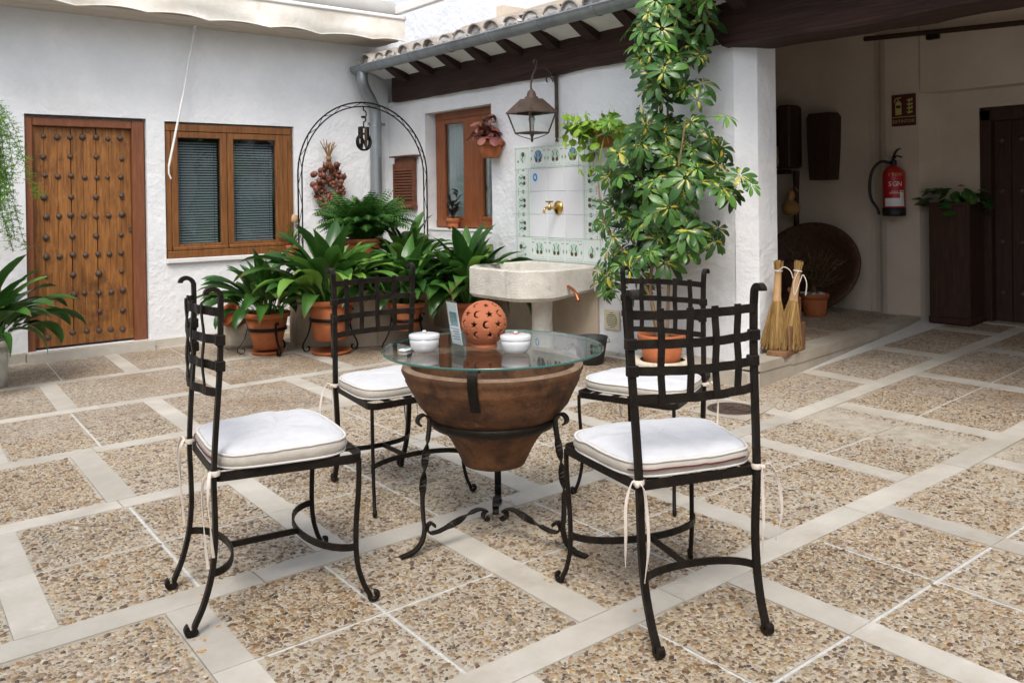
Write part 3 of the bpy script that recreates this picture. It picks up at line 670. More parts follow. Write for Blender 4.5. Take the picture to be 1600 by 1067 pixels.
def rough_beam(x0, x1, y0, y1, z0, z1, mt, ny=40, amp=.008, seed=0):
    m_ = MB(); sec = []; 
    def ring():
        o = []
        for a, b, n in (((x0, z0), (x1, z0), 4), ((x1, z0), (x1, z1), 3), ((x1, z1), (x0, z1), 3), ((x0, z1), (x0, z0), 5)):
            for i in range(n): o.append((a[0]+(b[0]-a[0])*i/n, a[1]+(b[1]-a[1])*i/n))
        return o
    rg = ring(); n = len(rg); vs = []
    for j in range(ny+1):
        y = y0+(y1-y0)*j/ny
        for x, z in rg:
            vs.append((x+amp*noise.noise((x*5+seed, y*1.3, z*5)), y, z+amp*1.6*noise.noise((x*3, y*2.1+seed, z*3+7))+amp*.5*noise.noise((x*9, y*7+seed, z*9))))
    fs = [(j*n+i, (j+1)*n+i, (j+1)*n+(i+1) % n, j*n+(i+1) % n) for j in range(ny) for i in range(n)]
    m_.add(vs, fs, mt, False); m_.add(vs[:n], [tuple(range(n))], mt); m_.add(vs[-n:], [tuple(reversed(range(n)))], mt)
    return m_
obj('wall_beam', rough_beam(XB-.055, XB+.05, 3.60, 7.91, 2.265, 2.535, 'beam', 60, .012, 2), parent=wallB)
sof = MB()
# cove soffit between rafters, plaster
sof.grid(lambda u, v: Vector((XB-.052+(4.40-XB+.052)*v, 3.3+(8.06-3.3)*u, 2.525+.085*v+.018*sin(v*pi)+.006*noise.noise((u*30, v*3, 1)))), 60, 5, 'plaster')
obj('eave_soffit', sof, parent=wallB)
for i in range(10):
    y = 7.62-i*.465; rf = MB(); prof = [(XB+.1, 2.36), (XB-.10, 2.41), (XB-.18, 2.455), (XB-.25, 2.50), (XB-.34, 2.555), (XB-.42, 2.575), (XB-.42, 2.64), (XB+.1, 2.60)]
    prof = [(x, z+.06) for x, z in prof]
    n = len(prof); vs = [(x, y-.055, z) for x, z in prof]+[(x, y+.055, z) for x, z in prof]
    rf.add(vs, [tuple(range(n)), tuple(reversed(range(n, 2*n)))]+[(i_, n+i_, n+(i_+1) % n, (i_+1) % n) for i_ in range(n)], 'rafter')
    obj('rafter', rf, parent=wallB)
# recessed window with curtain
win2 = link('window', None, wallB); FX = 4.945
f = MB(); wd = 'winwood2'
ya_, yb_ = 6.27, 7.335
f.box((FX, (ya_+yb_)/2, 2.075), (.07, yb_-ya_, .09), wd, bev=.005); f.box((FX, yb_-.06, 1.49), (.07, .12, 1.08), wd, bev=.005); f.box((FX, ya_+.03, 1.49), (.07, .06, 1.08), wd, bev=.005)
f.box((FX, 6.70, 1.49), (.078, .24, 1.08), wd, bev=.008); f.box((FX-.003, (ya_+yb_)/2, .985), (.075, yb_-ya_, .07), wd, bev=.005)
obj('window_frame', f, parent=win2)
for a, b in ((6.82, 7.215), (6.33, 6.58)):
    s_ = MB()
    for y0, y1, z0, z1 in ((a, a+.035, 1.02, 2.03), (b-.035, b, 1.02, 2.03), (a+.035, b-.035, 1.02, 1.06), (a+.035, b-.035, 1.985, 2.03)):
        s_.box((FX-.01, (y0+y1)/2, (z0+z1)/2), (.045, y1-y0, z1-z0), wd, bev=.005)
    obj('sash', s_, parent=win2)
    obj('pane', MB().box((FX-.008, (a+b)/2, 1.523), (.005, b-a-.07, .92), 'pane'), parent=win2)
    c_ = MB().grid(lambda u, v: Vector((FX+.042+.010*sin(u*58)+.006*sin(u*23+1), a+.02+(b-a-.04)*u, 1.0+1.05*v)), 90, 3, 'curtain')
    obj('curtain', c_, parent=win2)
obj('window_sill', MB().box((XB+.09, 6.804, .93), (.20, 1.10, .022), 'white', bev=.004), parent=win2)

# surrounding walls that close the court (outside the frame) and the building above
def plain_box(name, c, d, mt='plaster'):
    return obj(name, MB().box(c, d, mt), kind='structure')
plain_box('court_wall', (-2.45, 2.5, 1.9), (.4, 12, 4.2)); plain_box('court_wall', (2.6, -3.45, 1.9), (10.5, .4, 4.2))
up = thing('upper_house', 'bright white upper storey wall rising behind the tiled eave', 'house', (0, 0, 0))
mb = MB(); wall_sheet(mb, (6.1, -3.3, 2.9), (0, 1, 0), (0, 0, 1), (-1, 0, 0), 14, 3.6, [], 'plaster', cell=.4, amp=.01, seed=12); mb.box((6.25, 3.7, 4.7), (.2, 14, 3.6), 'plaster')
obj('wall_face', mb, parent=up)
# passage shell
mb = MB()
PX = 7.38
wall_sheet(mb, (PX, 4.0, .0), (0, 1, 0), (0, 0, 1), (-1, 0, 0), 2.5, 2.78, [], 'plaster_shade', amp=.02, seed=21, cell=.2)
pr = [(7.38, 4.0), (7.374, 3.95), (7.355, 3.90), (7.325, 3.86), (7.305, 3.81), (7.30, 3.75), (7.30, 3.515), (7.50, 3.425)]
for a, b in zip(pr[:-1], pr[1:]):
    U = Vector((b[0]-a[0], b[1]-a[1], 0)); L = U.length; U.normalize()
    wall_sheet(mb, (a[0], a[1], 0), U, (0, 0, 1), (U.y, -U.x, 0), L, 2.78 if b[0] < 7.4 else 2.78, [], 'plaster_shade', amp=.003, seed=22, cell=.15)
wall_sheet(mb, (7.50, -3.3, .0), (0, 1, 0), (0, 0, 1), (-1, 0, 0), 6.735, 2.78, [(-.02+2.27+3.3, 3.105+3.3, .0, 1.93)], 'plaster_shade', .14, amp=.01, seed=23, cell=.2)
mb.box((7.40, .0, 2.43), (.2, 7.0, .70), 'plaster_shade')      # lintel over the recess
mb.box((7.86, 1.5, 1.5), (.14, 10, 3.2), 'plaster_shade'); mb.box((6.45, 6.55, 1.5), (2.6, .1, 3.2), 'plaster_shade')
mb.box((6.3, 1.6, 2.83), (3.0, 10.2, .1), 'plaster_shade')
pas = tag(obj('passage_wall', mb), 'shaded white walls and ceiling of the covered passage', 'wall')
pd = link('door', None, pas); 
for i in range(5):
    y0 = 2.30+i*.148; obj('door_plank', MB().box((7.60, y0+.073, 1.02), (.05, .144, 1.74), 'darkwood', bev=.004), parent=pd)
f = MB(); f.box((7.55, 3.06, 1.02), (.12, .085, 1.78), 'darkwood', bev=.006); f.box((7.55, 2.70, 1.87), (.12, .80, .11), 'darkwood', bev=.006); obj('door_frame', f, parent=pd)
for i in range(4):
    for j in range(5): link('stud', stud, pd, (7.573, 2.37+j*.148, .4+i*.42), (0, 0, -pi/2), 1.0)
obj('door_step', MB().box((7.455, 2.80, .150), (.10, 1.3, .03), 'step', bev=.008), parent=pas)
# big beam over the passage mouth
bm = tag(obj('lintel_beam', rough_beam(4.73, 5.09, -3.2, 3.60, 2.235, 2.78, 'beam', 70, .016, 5)), 'massive dark timber beam spanning the mouth of the shaded passage', 'beam')

# ------------------------------------------------------------------ tiled eave, gutter
roof = thing('tiled_roof', 'old clay tile eave with mortared tile ends above the gutter', 'roof', (0, 0, 0))
sl_ = R(17)
cover = MB(); n = 10
Rm_ = Matrix.Rotation(-sl_, 4, 'Y')
def barrel(mb, L, r0_, r1_, th=.014, mt='rooftile'):
    P = []
    for j in range(5):
        for i in range(n+1):
            a = pi*i/n; r_ = r0_+(r1_-r0_)*j/4; P.append(Vector((L*j/4, -r_*cos(a), r_*sin(a)*.92)))
    Q = [Vector((p.x, p.y*(1-th/.1), p.z*(1-th/.1))) for p in P]; m0 = len(P)
    fs = [(j*(n+1)+i, (j+1)*(n+1)+i, (j+1)*(n+1)+i+1, j*(n+1)+i+1) for j in range(4) for i in range(n)]
    gs = [tuple(reversed([q+m0 for q in f])) for f in fs]
    es = [(i, i+1, m0+i+1, m0+i) for i in range(n)]
    mb.add([Rm_ @ p for p in P+Q], fs+gs+es, mt, True)
barrel(cover, .46, .105, .085); cov_me = cover.mesh('roof_tile')
plug = MB(); pts = [Vector((-.004+.010*random.random(), -.100*cos(pi*i/n), .094*sin(pi*i/n))) for i in range(n+1)]
plug.add([Vector((-.014, 0, .035))]+pts, [(0, i+2, i+1) for i in range(n)]+[(0, 1, n+1)], 'tilemortar', False); plug_me = plug.mesh('mortar_plug')
pan = MB()
pan.grid(lambda u, v: Rm_ @ Vector((-.03+1.9*v, -4.0+8.4*u, -.012+.008*noise.noise((u*60, v*9, 0)))), 40, 8, 'rooftile')
obj('roof_bed', pan, parent=roof, loc=(4.36, 3.72, 2.615))
y = 7.95; k = 0
while y > -3:
    y -= .235+random.uniform(-.01, .012); k += 1
    for c_ in range(4 if y > 1 else 2):
        z = 2.60+random.uniform(-.008, .008)
        o = link('roof_tile', cov_me, roof, (4.345+c_*.40*cos(sl_)+random.uniform(-.02, .02), y+random.uniform(-.01, .01), z+c_*.40*sin(sl_)+.012), (random.uniform(-.05, .05), 0, random.uniform(-.05, .05)), random.uniform(.95, 1.08))
    link('mortar_plug', plug_me, roof, (4.35+random.uniform(-.012, .012), y, z+.008), (random.uniform(-.1, .1), 0, random.uniform(-.1, .1)), random.uniform(.95, 1.08))
    # broken channel-tile crumbs between covers
    cr = MB()
    for q in range(3):
        cr.box((4.345+random.uniform(-.02, .03), y+.117+random.uniform(-.035, .035), 2.62+random.uniform(0, .02)), (random.uniform(.03, .06), random.uniform(.03, .06), random.uniform(.02, .05)), 'tilemortar' if q else 'rooftile', mtx=Matrix.Rotation(random.uniform(0, 3), 4, Vector((random.random(), random.random(), random.random())).normalized()))
    obj('tile_fragment', cr, parent=roof)

gut = thing('rain_gutter', 'grey zinc half-round gutter along the eave with its downpipe', 'gutter', (0, 0, 0))
GX, GZ, GR = 4.36, 2.605, .067
g = MB()
prof = [(GX+GR*cos(a), GZ+GR*sin(a)) for a in np.linspace(pi, 2*pi, 13)]
prof = [(GX-GR-.012*cos(a)*0+.009*cos(a), GZ+.009*sin(a)) for a in np.linspace(0, 1.5*pi, 6)]+prof[1:]
prof += [(GX+(GR-.004)*cos(a), GZ+(GR-.004)*sin(a)) for a in np.linspace(2*pi, pi, 13)]
nP = len(prof); vs = []
for yy in np.linspace(-3, 7.98, 24): vs += [(x, yy, z) for x, z in prof]
g.add(vs, [(j*nP+i, j*nP+(i+1) % nP, (j+1)*nP+(i+1) % nP, (j+1)*nP+i) for j in range(23) for i in range(nP)], 'zinc', True)
capv = [(GX+GR*cos(a), 7.982, GZ+GR*sin(a)) for a in np.linspace(pi, 2*pi, 13)]; g.add(capv+[(v[0], 7.99, v[2]) for v in capv], [tuple(range(13)), tuple(reversed(range(13, 26)))], 'zinc')
obj('gutter_channel', g, parent=gut)
for i in range(14):
    yy = 7.5-i*.62
    s_ = MB().bar([(GX+(GR+.003)*cos(a), yy, GZ+(GR+.003)*sin(a)) for a in np.linspace(pi-.35, 2*pi+.2, 14)], .026, .004, (0, 1, 0), 'zinc'); obj('gutter_strap', s_, parent=gut)
px, py = 4.58, 7.98
dp = MB().tube(smooth_path([(GX, 7.85, GZ-.05), (GX, 7.85, GZ-.14), (4.40, 7.88, GZ-.21), (4.53, 7.96, GZ-.34), (px, py, GZ-.43), (px, py, GZ-.60)], 5), .057, 16, 'zinc')
dp.tube([(px, py, GZ-.57), (px, py, .5)], .062, 16, 'zinc'); dp.lathe([(.066, 0), (.066, .02), (.062, .024)], 16, (px, py, GZ-.60), 'zinc')
obj('downpipe', dp, parent=gut)
obj('outlet_box', MB().lathe([(.085, 0), (.095, .02), (.095, .16), (.08, .17)], 18, (4.52, 7.95, 2.60), 'zinc'), parent=gut)
cl = MB().lathe([(.067, 0), (.067, .03)], 18, (px, py, 2.02), 'zinc', cap=False); cl.box((px+.085, py, 2.035), (.06, .012, .028), 'zinc'); cl.tube([(px+.10, py-.03, 2.035), (px+.10, py+.05, 2.035)], .006, 6, 'zinc'); cl.box((px-.075, py, 2.035), (.03, .012, .028), 'zinc')
obj('pipe_clamp', cl, parent=gut)

# ------------------------------------------------------------------ awning over the far wall
aw = thing('awning', 'folded cream awning with stained scalloped valance above far wall', 'awning', (0, 0, 0))
for i in range(4):
    y0 = 7.63+i*.112; obj('soffit_board', MB().box((1.25, y0+.055, 2.872+.002*(i % 2)), (6.84, .108, .018), 'soffit', bev=.003), parent=aw)
def val(u, v):
    x = -2.1+6.82*u; ph = x/.27
    bottom = 2.845+.028*abs(sin(ph*pi*.5))+.012*noise.noise((x*1.7, 3, 0))
    z = 3.085+(bottom-3.085)*v
    y = 7.585-.028*sin(ph*pi*.5+1.2)*v+.02*noise.noise((x*2.3, v*2, 4))*v-.03*v*(1-v)
    return Vector((x, y, z))
vm = MB().grid(val, 240, 8, 'awning'); obj('valance', vm, parent=aw)
pts = [val(i/240, 1) for i in range(241)]; obj('valance_binding', MB().tube(pts, .006, 5, 'awning'), parent=aw)
obj('front_bar', MB().box((1.3, 7.60, 3.10), (6.86, .07, .04), 'white', bev=.01), parent=aw)
obj('awning_roll', MB().tube([(-2.1, 7.80, 3.19), (4.70, 7.80, 3.19)], .115, 18, 'grey'), parent=aw)
obj('cassette', MB().box((1.3, 8.0, 3.2), (6.86, .14, .36), 'white', bev=.01), parent=aw)
obj('side_rail', MB().box((4.70, 6.2, 3.20), (.06, 3.0, .09), 'white', bev=.008), parent=aw)
rod = MB().tube([(2.70, 7.98, 2.86), (2.58, 7.95, 2.25), (2.43, 7.93, 1.56)], .011, 8, 'white'); rod.tube([(2.43, 7.93, 1.56), (2.425, 7.92, 1.50), (2.445, 7.92, 1.45)], .008, 6, 'white')
rod.lathe([(.018, 0), (.018, .05)], 10, (2.70, 7.98, 2.82), 'white')
tag(obj('crank_rod', rod), 'thin white crank rod hanging from the awning beside the blind window', 'rod')


# ------------------------------------------------------------------ iron chairs
def chair_parts(t, ties=(1, -1)):
    """unit chair: faces +y, seat frame at z .43, back posts to .95; every piece its own mesh"""
    Z = Vector((0, 0, 1)); HS, D = .432, .411
    wr, wf = .186, .236
    def corner(s, front): return Vector((s*(wf if front else wr), (D/2 if front else -D/2), HS))
    # seat frame: rounded trapezoid of flat bar on edge
    pts = []
    cs = [corner(-1, 0), corner(-1, 1), corner(1, 1), corner(1, 0)]
    for i, c in enumerate(cs):
        a, b = (cs[i-1]-c).normalized(), (cs[(i+1) % 4]-c).normalized(); r_ = .05 if 1 <= i <= 2 else .015
        for k in range(6):
            q = k/5; pts.append(c+a*r_*(1-q)**2+b*r_*q**2)
    obj('seat_frame', MB().bar(pts, .026, .007, Z, 'iron', closed=True), parent=t)
    for i in range(3):
        y = -D/2+(i+.7)*D/3.4; wx = wr+(wf-wr)*(y+D/2)/D
        obj('seat_slat', MB().bar([(-wx, y, HS+.004), (-wx*.97, y, HS+.010), (0, y, HS+.006), (wx*.97, y, HS+.010), (wx, y, HS+.004)], .030, .004, (0, 1, 0), 'iron'), parent=t)
    for i in range(4):
        x = (-1.5+i)*.098
        obj('seat_slat', MB().bar([(x*.86, -D/2, HS+.008), (x*.93, -.1, HS+.002), (x*.97, .1, HS+.008), (x, D/2, HS+.010)], .030, .004, (1, 0, 0), 'iron'), parent=t)
    for s in (-1, 1):
        # back post and hind leg in one bar: scrolled head, straight post, sabre leg, curled toe
        yb = -D/2
        head = spiral((s*.203, yb+.013-.030, .938), (0, 1, 0), (0, 0, 1), .011, .030, -pi*1.15+2*pi, 0, 12)
        path = [Vector(p) for p in head]
        path += [Vector((s*.200, yb+.013, .90)), Vector((s*.196, yb+.010, .75)), Vector((s*.190, yb-.004, .55)), Vector((s*.187, yb-.010, HS)), Vector((s*.184, yb-.008, .34)), Vector((s*.181, yb-.008, .25)), Vector((s*.178, yb-.018, .16)), Vector((s*.174, yb-.040, .08)), Vector((s*.171, yb-.064, .026))]
        toe = spiral((s*.170, yb-.075, .022), (0, 1, 0), (0, 0, 1), .018, .008, -.5, -4.2, 10)
        path = path[:13]+smooth_path(path[13:]+[toe[0]], 4)+toe[1:]
        obj('back_post', MB().bar(path, .0200, .0130, (1, 0, 0), 'iron'), parent=t)
        # front leg
        yf = D/2
        path = [(s*(wf-.012), yf-.012, HS-.004), (s*(wf-.013), yf-.014, .34), (s*(wf-.018), yf-.022, .22), (s*(wf-.018), yf-.020, .12), (s*(wf-.012), yf-.004, .055), (s*(wf-.004), yf+.012, .020)]
        toe = spiral((s*(wf+.002), yf+.024, .020), (s*.35, .94, 0), (0, 0, 1), .016, .007, -2.4, 1.7, 10)
        obj('leg', MB().tube(smooth_path(path+[toe[0]], 4)+toe[1:], .0083, 6, 'iron'), parent=t)
    # stretchers: bowed bars front and back, straight tie between
    yb, yf, zs = -D/2-.016, D/2-.020, .165
    arc = lambda w_, y0, bow: [(w_*cos(a), y0+bow*sin(a), zs) for a in np.linspace(pi, 0, 17)]
    obj('stretcher', MB().bar(arc(.179, yb, .085), .020, .007, Z, 'iron'), parent=t)
    obj('stretcher', MB().bar(arc(wf-.018, yf, -.115), .020, .007, Z, 'iron'), parent=t)
    obj('stretcher', MB().bar([(0, yb+.085, zs), (0, yf-.115, zs)], .018, .008, Z, 'iron'), parent=t)
    # woven back: four bowed rails, four uprights
    yy = lambda x: -D/2+.008-.046*(1-(x/.2)**2)
    zr = [.893, .815, .742, .667]
    for k, z in enumerate(zr):
        w_ = .203-.012*k/3; ends = [(-w_-.008, .012), (w_+.008, .012)]
        P_ = [(x, yy(x)+.0030*sin(x/.0405*pi+(0 if k % 2 else pi)), z) for x in np.linspace(-w_, w_, 25)]
        obj('back_rail', MB().bar(P_, .0245, .0045, Z, 'iron'), parent=t)
        if k in (1, 2):
            for s in (-1, 1): obj('clasp', MB().box((s*(w_-.002), -D/2+.010, z), (.031, .026, .031), 'iron', bev=.003), parent=t)
    for i in range(4):
        x = (-1.5+i)*.081; ph = 1 if i % 2 else -1
        P_ = [(x, yy(x)+.0028*ph*cos((z-.667)/.0755*pi), z) for z in np.linspace(.656, .911, 22)]
        obj('back_slat', MB().bar(P_, .0205, .0045, (1, 0, 0), 'iron'), parent=t)
    # cushion: boxed pad with piped edges
    ZC = HS+.014; TH = .046
    def outline(q, grow=0):
        a = 2*pi*q; n_ = 4.0 if sin(a) > 0 else 5.0
        cx, cy = cos(a), sin(a); rr = (abs(cx)**n_+abs(cy)**n_)**(-1/n_)
        x, y = cx*rr, cy*rr
        wx = (wr+.022)+(wf-.004-wr)*(y+1)/2
        y2 = y*(D/2-.014)-.012
        if y < -.6: y2 += .018*max(0, abs(x)-.55)*0
        return Vector((x*(wx+grow-.012), y2+grow*np.sign(y)*min(1, abs(y)), 0))
    def rim_z(q): return .004*noise.noise((cos(2*pi*q)*2.2, sin(2*pi*q)*2.2, .5))+.003*noise.noise((cos(2*pi*q)*6, sin(2*pi*q)*6, 3))
    NQ = 64; cu = MB(); rings = []
    def ring(f, z, grow=0, wob=0): return [outline(q/NQ, grow)*f+Vector((0, .01*(1-f), z+wob*rim_z(q/NQ))) for q in range(NQ)]
    R_ = [ring(.985, ZC), ring(1.0, ZC+.006, .003), ring(1.0, ZC+TH*.5, .010, 1), ring(1.0, ZC+TH-.004, .004, 1), ring(.985, ZC+TH, 0, 1)]
    top = [(.95, .005), (.87, .0095), (.72, .0135), (.52, .0155), (.28, .0165), (.08, .017)]
    def topring(f, dz):
        o = []
        for q in range(NQ):
            p = outline(q/NQ)*f; d_ = .0055*noise.noise((p.x*8, p.y*8, 2))+.0028*noise.noise((p.x*26, p.y*15, 7))
            o.append(p+Vector((0, .01*(1-f), ZC+TH+dz+d_*min(1, (1-f)*4)+rim_z(q/NQ))))
        return o
    TR = [R_[4]]+[topring(f, dz) for f, dz in top]
    def loft(mb, rs, mt):
        vs = [p for r_ in rs for p in r_]
        mb.add(vs, [(j*NQ+i, j*NQ+(i+1) % NQ, (j+1)*NQ+(i+1) % NQ, (j+1)*NQ+i) for j in range(len(rs)-1) for i in range(NQ)], mt, True)
    loft(cu, TR, 'fabric'); cu.add(TR[-1], [tuple(range(NQ))], 'fabric', True)
    side = []
    for r_ in (R_[1], R_[2], R_[3]): side.append(r_)
    # gathered side band
    for r_ in side[1:2]:
        for q in range(NQ): r_[q] = r_[q]+Vector((r_[q].x, r_[q].y, 0)).normalized()*.0018*noise.noise((q*1.9, 0, 5))
    loft(cu, [R_[0], R_[1], R_[2], R_[3], R_[4]], 'fabric_side_shade'); cu.add(R_[0], [tuple(reversed(range(NQ)))], 'fabric_side_shade')
    c_ = obj('cushion', cu, parent=t)
    obj('piping', MB().tube([p+Vector((0, 0, .001)) for p in R_[3]], .0042, 6, 'piping', closed=True), parent=c_)
    obj('piping', MB().tube(R_[1], .0038, 6, 'piping', closed=True), parent=c_)
    zp = [R_[2][q]+Vector((0, -.0022, .002)) for q in range(int(NQ*.62), int(NQ*.88))]
    obj('zip', MB().bar(zp, .004, .002, Z, 'maroon'), parent=c_)
    for s in ties:
        kx, ky = s*.196, -D/2-.006
        kn = MB().lathe([(.014, -.008), (.0165, 0), (.014, .008)], 10, (s*.188, -D/2-.008, HS+.014), 'ribbon', cap=False)
        kn.sphere((kx+s*.004, ky-.016, HS+.012), .008, 8, 6, 'ribbon')
        for j, (dx, dy, ln) in enumerate(((.045, -.03, .20), (-.012, -.035, .25))):
            P_ = [(kx+s*.004, ky-.016, HS+.012), (kx+s*dx*.5, ky+dy*.7, HS+.022-.01*j), (kx+s*dx, ky+dy, HS-.03), (kx+s*dx*1.15+.006, ky+dy*.9, HS-ln*.6), (kx+s*dx*.95, ky+dy*.8+.006, HS-ln)]
            kn.bar(smooth_path(P_, 6), .0085, .0016, lambda i: (cos(i*.18), sin(i*.18), 0), 'ribbon')
        obj('tie', kn, parent=c_)
    return t
GC = 'iron chairs round the glass table'
CH = [('black iron lattice-back chair on the left, cushion facing sideways to the table', (1.115, 2.620, 0), 261.5, 1.037),
      ('black iron lattice-back chair nearest the camera, seen from behind with its back over the cushion', (1.990, 1.763, 0), 341.0, 1.022),
      ('black iron chair standing behind the bowl table in front of the potted aspidistras', (1.902, 3.165, 0), 178.4, .981),
      ('black iron chair half hidden behind the nearest chair, in front of the potted umbrella tree', (2.700, 2.474, 0), 106.4, .958)]
c0 = None
for lab, loc, rz, s_ in CH:
    if c0 is None:
        c0 = chair_parts(thing('iron_chair', lab, 'chair', loc, R(rz), GC, s_)); o = c0
    else:
        o = copy_tree(c0); o.location = loc; o.rotation_euler = (0, 0, R(rz)); o.scale = (s_,)*3; o['label'] = lab
    z = zf(loc[0], loc[1]); o.location.z = z+.004

# ------------------------------------------------------------------ bowl table
TC = (1.903, 2.487)
tb = thing('bowl_table', 'round glass table on an old clay basin held in a black iron tripod', 'table', (TC[0], TC[1], 0))
prof = [(.0, .282), (.112, .280), (.122, .300), (.140, .338), (.160, .372), (.192, .412), (.214, .436), (.232, .455), (.250, .477), (.266, .497), (.273, .504), (.277, .512), (.294, .546), (.311, .575), (.320, .592), (.318, .597), (.329, .618), (.335, .630), (.332, .641)]
bw = MB(); bw.lathe(prof, 64, mt='oldclay', cap=False, jit=.022)
bw.lathe([(.332, .641), (.325, .650), (.308, .648), (.300, .638)], 64, mt='clayrim', cap=False, jit=.014)
bw.lathe([(.300, .638), (.275, .56), (.20, .45), (.12, .36), (0, .33)], 48, mt='oldclay', cap=False, jit=.01)
bowl = obj('bowl', bw, parent=tb)
gl = MB(); GRr, GZ0, GZ1 = .402, .694, .702
gl.lathe([(GRr, GZ1), (0, GZ1)], 96, mt='glass', cap=False, smooth=False); gl.lathe([(0, GZ0), (GRr, GZ0)], 96, mt='glass', cap=False, smooth=False)
glass = obj('glass_top', gl, parent=tb)
obj('glass_edge', MB().lathe([(GRr, GZ0), (GRr+.003, (GZ0+GZ1)/2), (GRr, GZ1)], 96, mt='glassedge', cap=False), parent=glass)
obj('iron_hoop', MB().lathe([(.212, .424), (.226, .424), (.246, .456), (.230, .457)], 64, mt='iron', cap=False), parent=tb)
legm = MB()
Zv = Vector((0, 0, 1))
sc_ = spiral((.284, 0, .466), (1, 0, 0), (0, 0, 1), .012, .030, -1.2-2*pi*.0, pi+.35, 18)
lp = list(sc_)+smooth_path([sc_[-1], (.258, 0, .43), (.270, 0, .36), (.280, 0, .28), (.286, 0, .20), (.284, 0, .13), (.280, 0, .085), (.292, 0, .045), (.322, 0, .018), (.372, 0, .008)], 6)[1:]
tw = []
for p in lp:
    tw.append(0 if p.z > .40 else (pi*2*(min(1, max(0, (.40-p.z)/.19)))))
legm.bar(lp, .026, .007, (0, 1, 0), 'iron', twist=tw)
leg_me = legm.mesh('leg')
stm = MB()
inner = spiral((.034, 0, .086), (1, 0, 0), (0, 0, 1), .006, .022, -2.9, 1.6, 14)
sp = list(inner)+smooth_path([inner[-1], (.075, 0, .118), (.15, 0, .092), (.225, 0, .070)], 8)[1:]
outr = spiral((.252, 0, .092), (1, 0, 0), (0, 0, 1), .024, .008, -1.9, 3.4, 14)
sp += outr
L_ = len(sp); tw = [0]*L_
for i, p in enumerate(sp):
    if 14 < i < L_-15: tw[i] = pi*min(1, max(0, (p.x-.095)/.10))
    elif i >= L_-15: tw[i] = pi
stm.bar(sp, .024, .006, (0, 1, 0), 'iron', twist=tw); st_me = stm.mesh('stretcher')
for a in (170, 50, -70):
    link('leg', leg_me, tb, rot=(0, 0, R(a))); link('stretcher', st_me, tb, rot=(0, 0, R(a)))
strap = MB(); P_ = smooth_path([(.301, 0, .535), (.311, 0, .555), (.330, 0, .595), (.344, 0, .636), (.338, 0, .672), (.312, 0, .686), (.290, 0, .668)], 4)
strap.bar(P_, .034, .005, (0, 1, 0), 'iron'); strap.sphere((.316, 0, .689), .010, 8, 6, 'iron', (1, 1, .5)); st2 = strap.mesh('rim_strap')
for a in (221, 341, 101): link('rim_strap', st2, tb, rot=(0, 0, R(a)))
pp = MB()
for i in range(26):
    a = random.uniform(0, 6.28); r_ = random.uniform(0, .17); c = Vector((r_*cos(a), r_*sin(a), .43+r_*.25+random.uniform(0, .02)))
    u = Vector((random.gauss(0, 1), random.gauss(0, 1), random.gauss(0, .4))).normalized()*random.uniform(.02, .04); v = u.orthogonal().normalized()*.016
    pp.add([c-u, c-u*.2+v, c+u+Vector((0, 0, .01)), c-u*.2-v], [(0, 1, 2, 3)], 'potpourri')
po = tag(obj('dry_petals', pp), 'loose orange dry petals lying inside the clay basin under the glass', 'dried flowers'); po.location = (TC[0], TC[1], 0); po['kind'] = 'stuff'
GT = GZ1+.0008
# pierced terracotta ball lantern
ball = thing('ball_lantern', 'terracotta ball lantern pierced with stars and crescent moons on the table', 'lantern', (1.881, 2.509, GT), R(-39))
BR = .083
bs = MB(); bs.sphere((0, 0, .085), BR, 56, 36, 'terra_ball'); inn = MB()
vs = [(p[0]*.93, p[1]*.93, (p[2]-.085)*.93+.085) for p in bs.v]; bs.add(vs, [tuple(reversed(f)) for f in bs.f], 'terra_ball', True)
cut = MB()
def star(n=5, ro=1, ri=.42): return [((ro if i % 2 == 0 else ri)*cos(pi/2+pi*i/n), (ro if i % 2 == 0 else ri)*sin(pi/2+pi*i/n)) for i in range(2*n)]
def moon():
    o = [(cos(a), sin(a)) for a in np.linspace(R(55), R(305), 15)]
    i_ = [(.36+.80*cos(a), .80*sin(a)) for a in np.linspace(R(285), R(75), 11)]
    return o+i_[1:-1]
for row, (el, n_, off, size) in enumerate(((58, 7, .5, .8), (30, 10, 0, 1), (3, 11, .5, 1.0), (-24, 10, .0, 1))):
    for i in range(n_):
        az = 2*pi*(i+off)/n_; e = R(el); shape = star() if (i+row) % 2 else moon(); s = .0136*size*(1.05 if (i+row) % 2 else 1)
        nv = Vector((cos(e)*cos(az), cos(e)*sin(az), sin(e))); u = Vector((-sin(az), cos(az), 0)); v = nv.cross(u)
        A = [Vector((0, 0, .085))+nv*(BR*.86)+(u*x+v*y)*s for x, y in shape]; B = [p+nv*BR*.3 for p in A]; k = len(A)
        cut.add(A+B, [tuple(reversed(range(k))), tuple(range(k, 2*k))]+[(q, (q+1) % k, k+(q+1) % k, k+q) for q in range(k)], 'terra_ball')
bo = link('ball', bs.mesh('ball'), ball); cu_ = link('cutter', cut.mesh('cutter'), ball)
md = bo.modifiers.new('holes', 'BOOLEAN'); md.operation = 'DIFFERENCE'; md.object = cu_; md.solver = 'EXACT'
bpy.context.view_layer.update(); dg = bpy.context.evaluated_depsgraph_get()
me2 = bpy.data.meshes.new_from_object(bo.evaluated_get(dg)); bo.modifiers.clear(); bo.data = me2; me2.name = 'ball'
bpy.data.objects.remove(cu_)
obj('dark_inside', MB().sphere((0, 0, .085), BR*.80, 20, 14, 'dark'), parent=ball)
obj('ring_base', MB().lathe([(.046, 0), (.048, .004), (.044, .012), (.038, .013), (.038, 0)], 32, mt='terra_ball', cap=False), parent=ball)
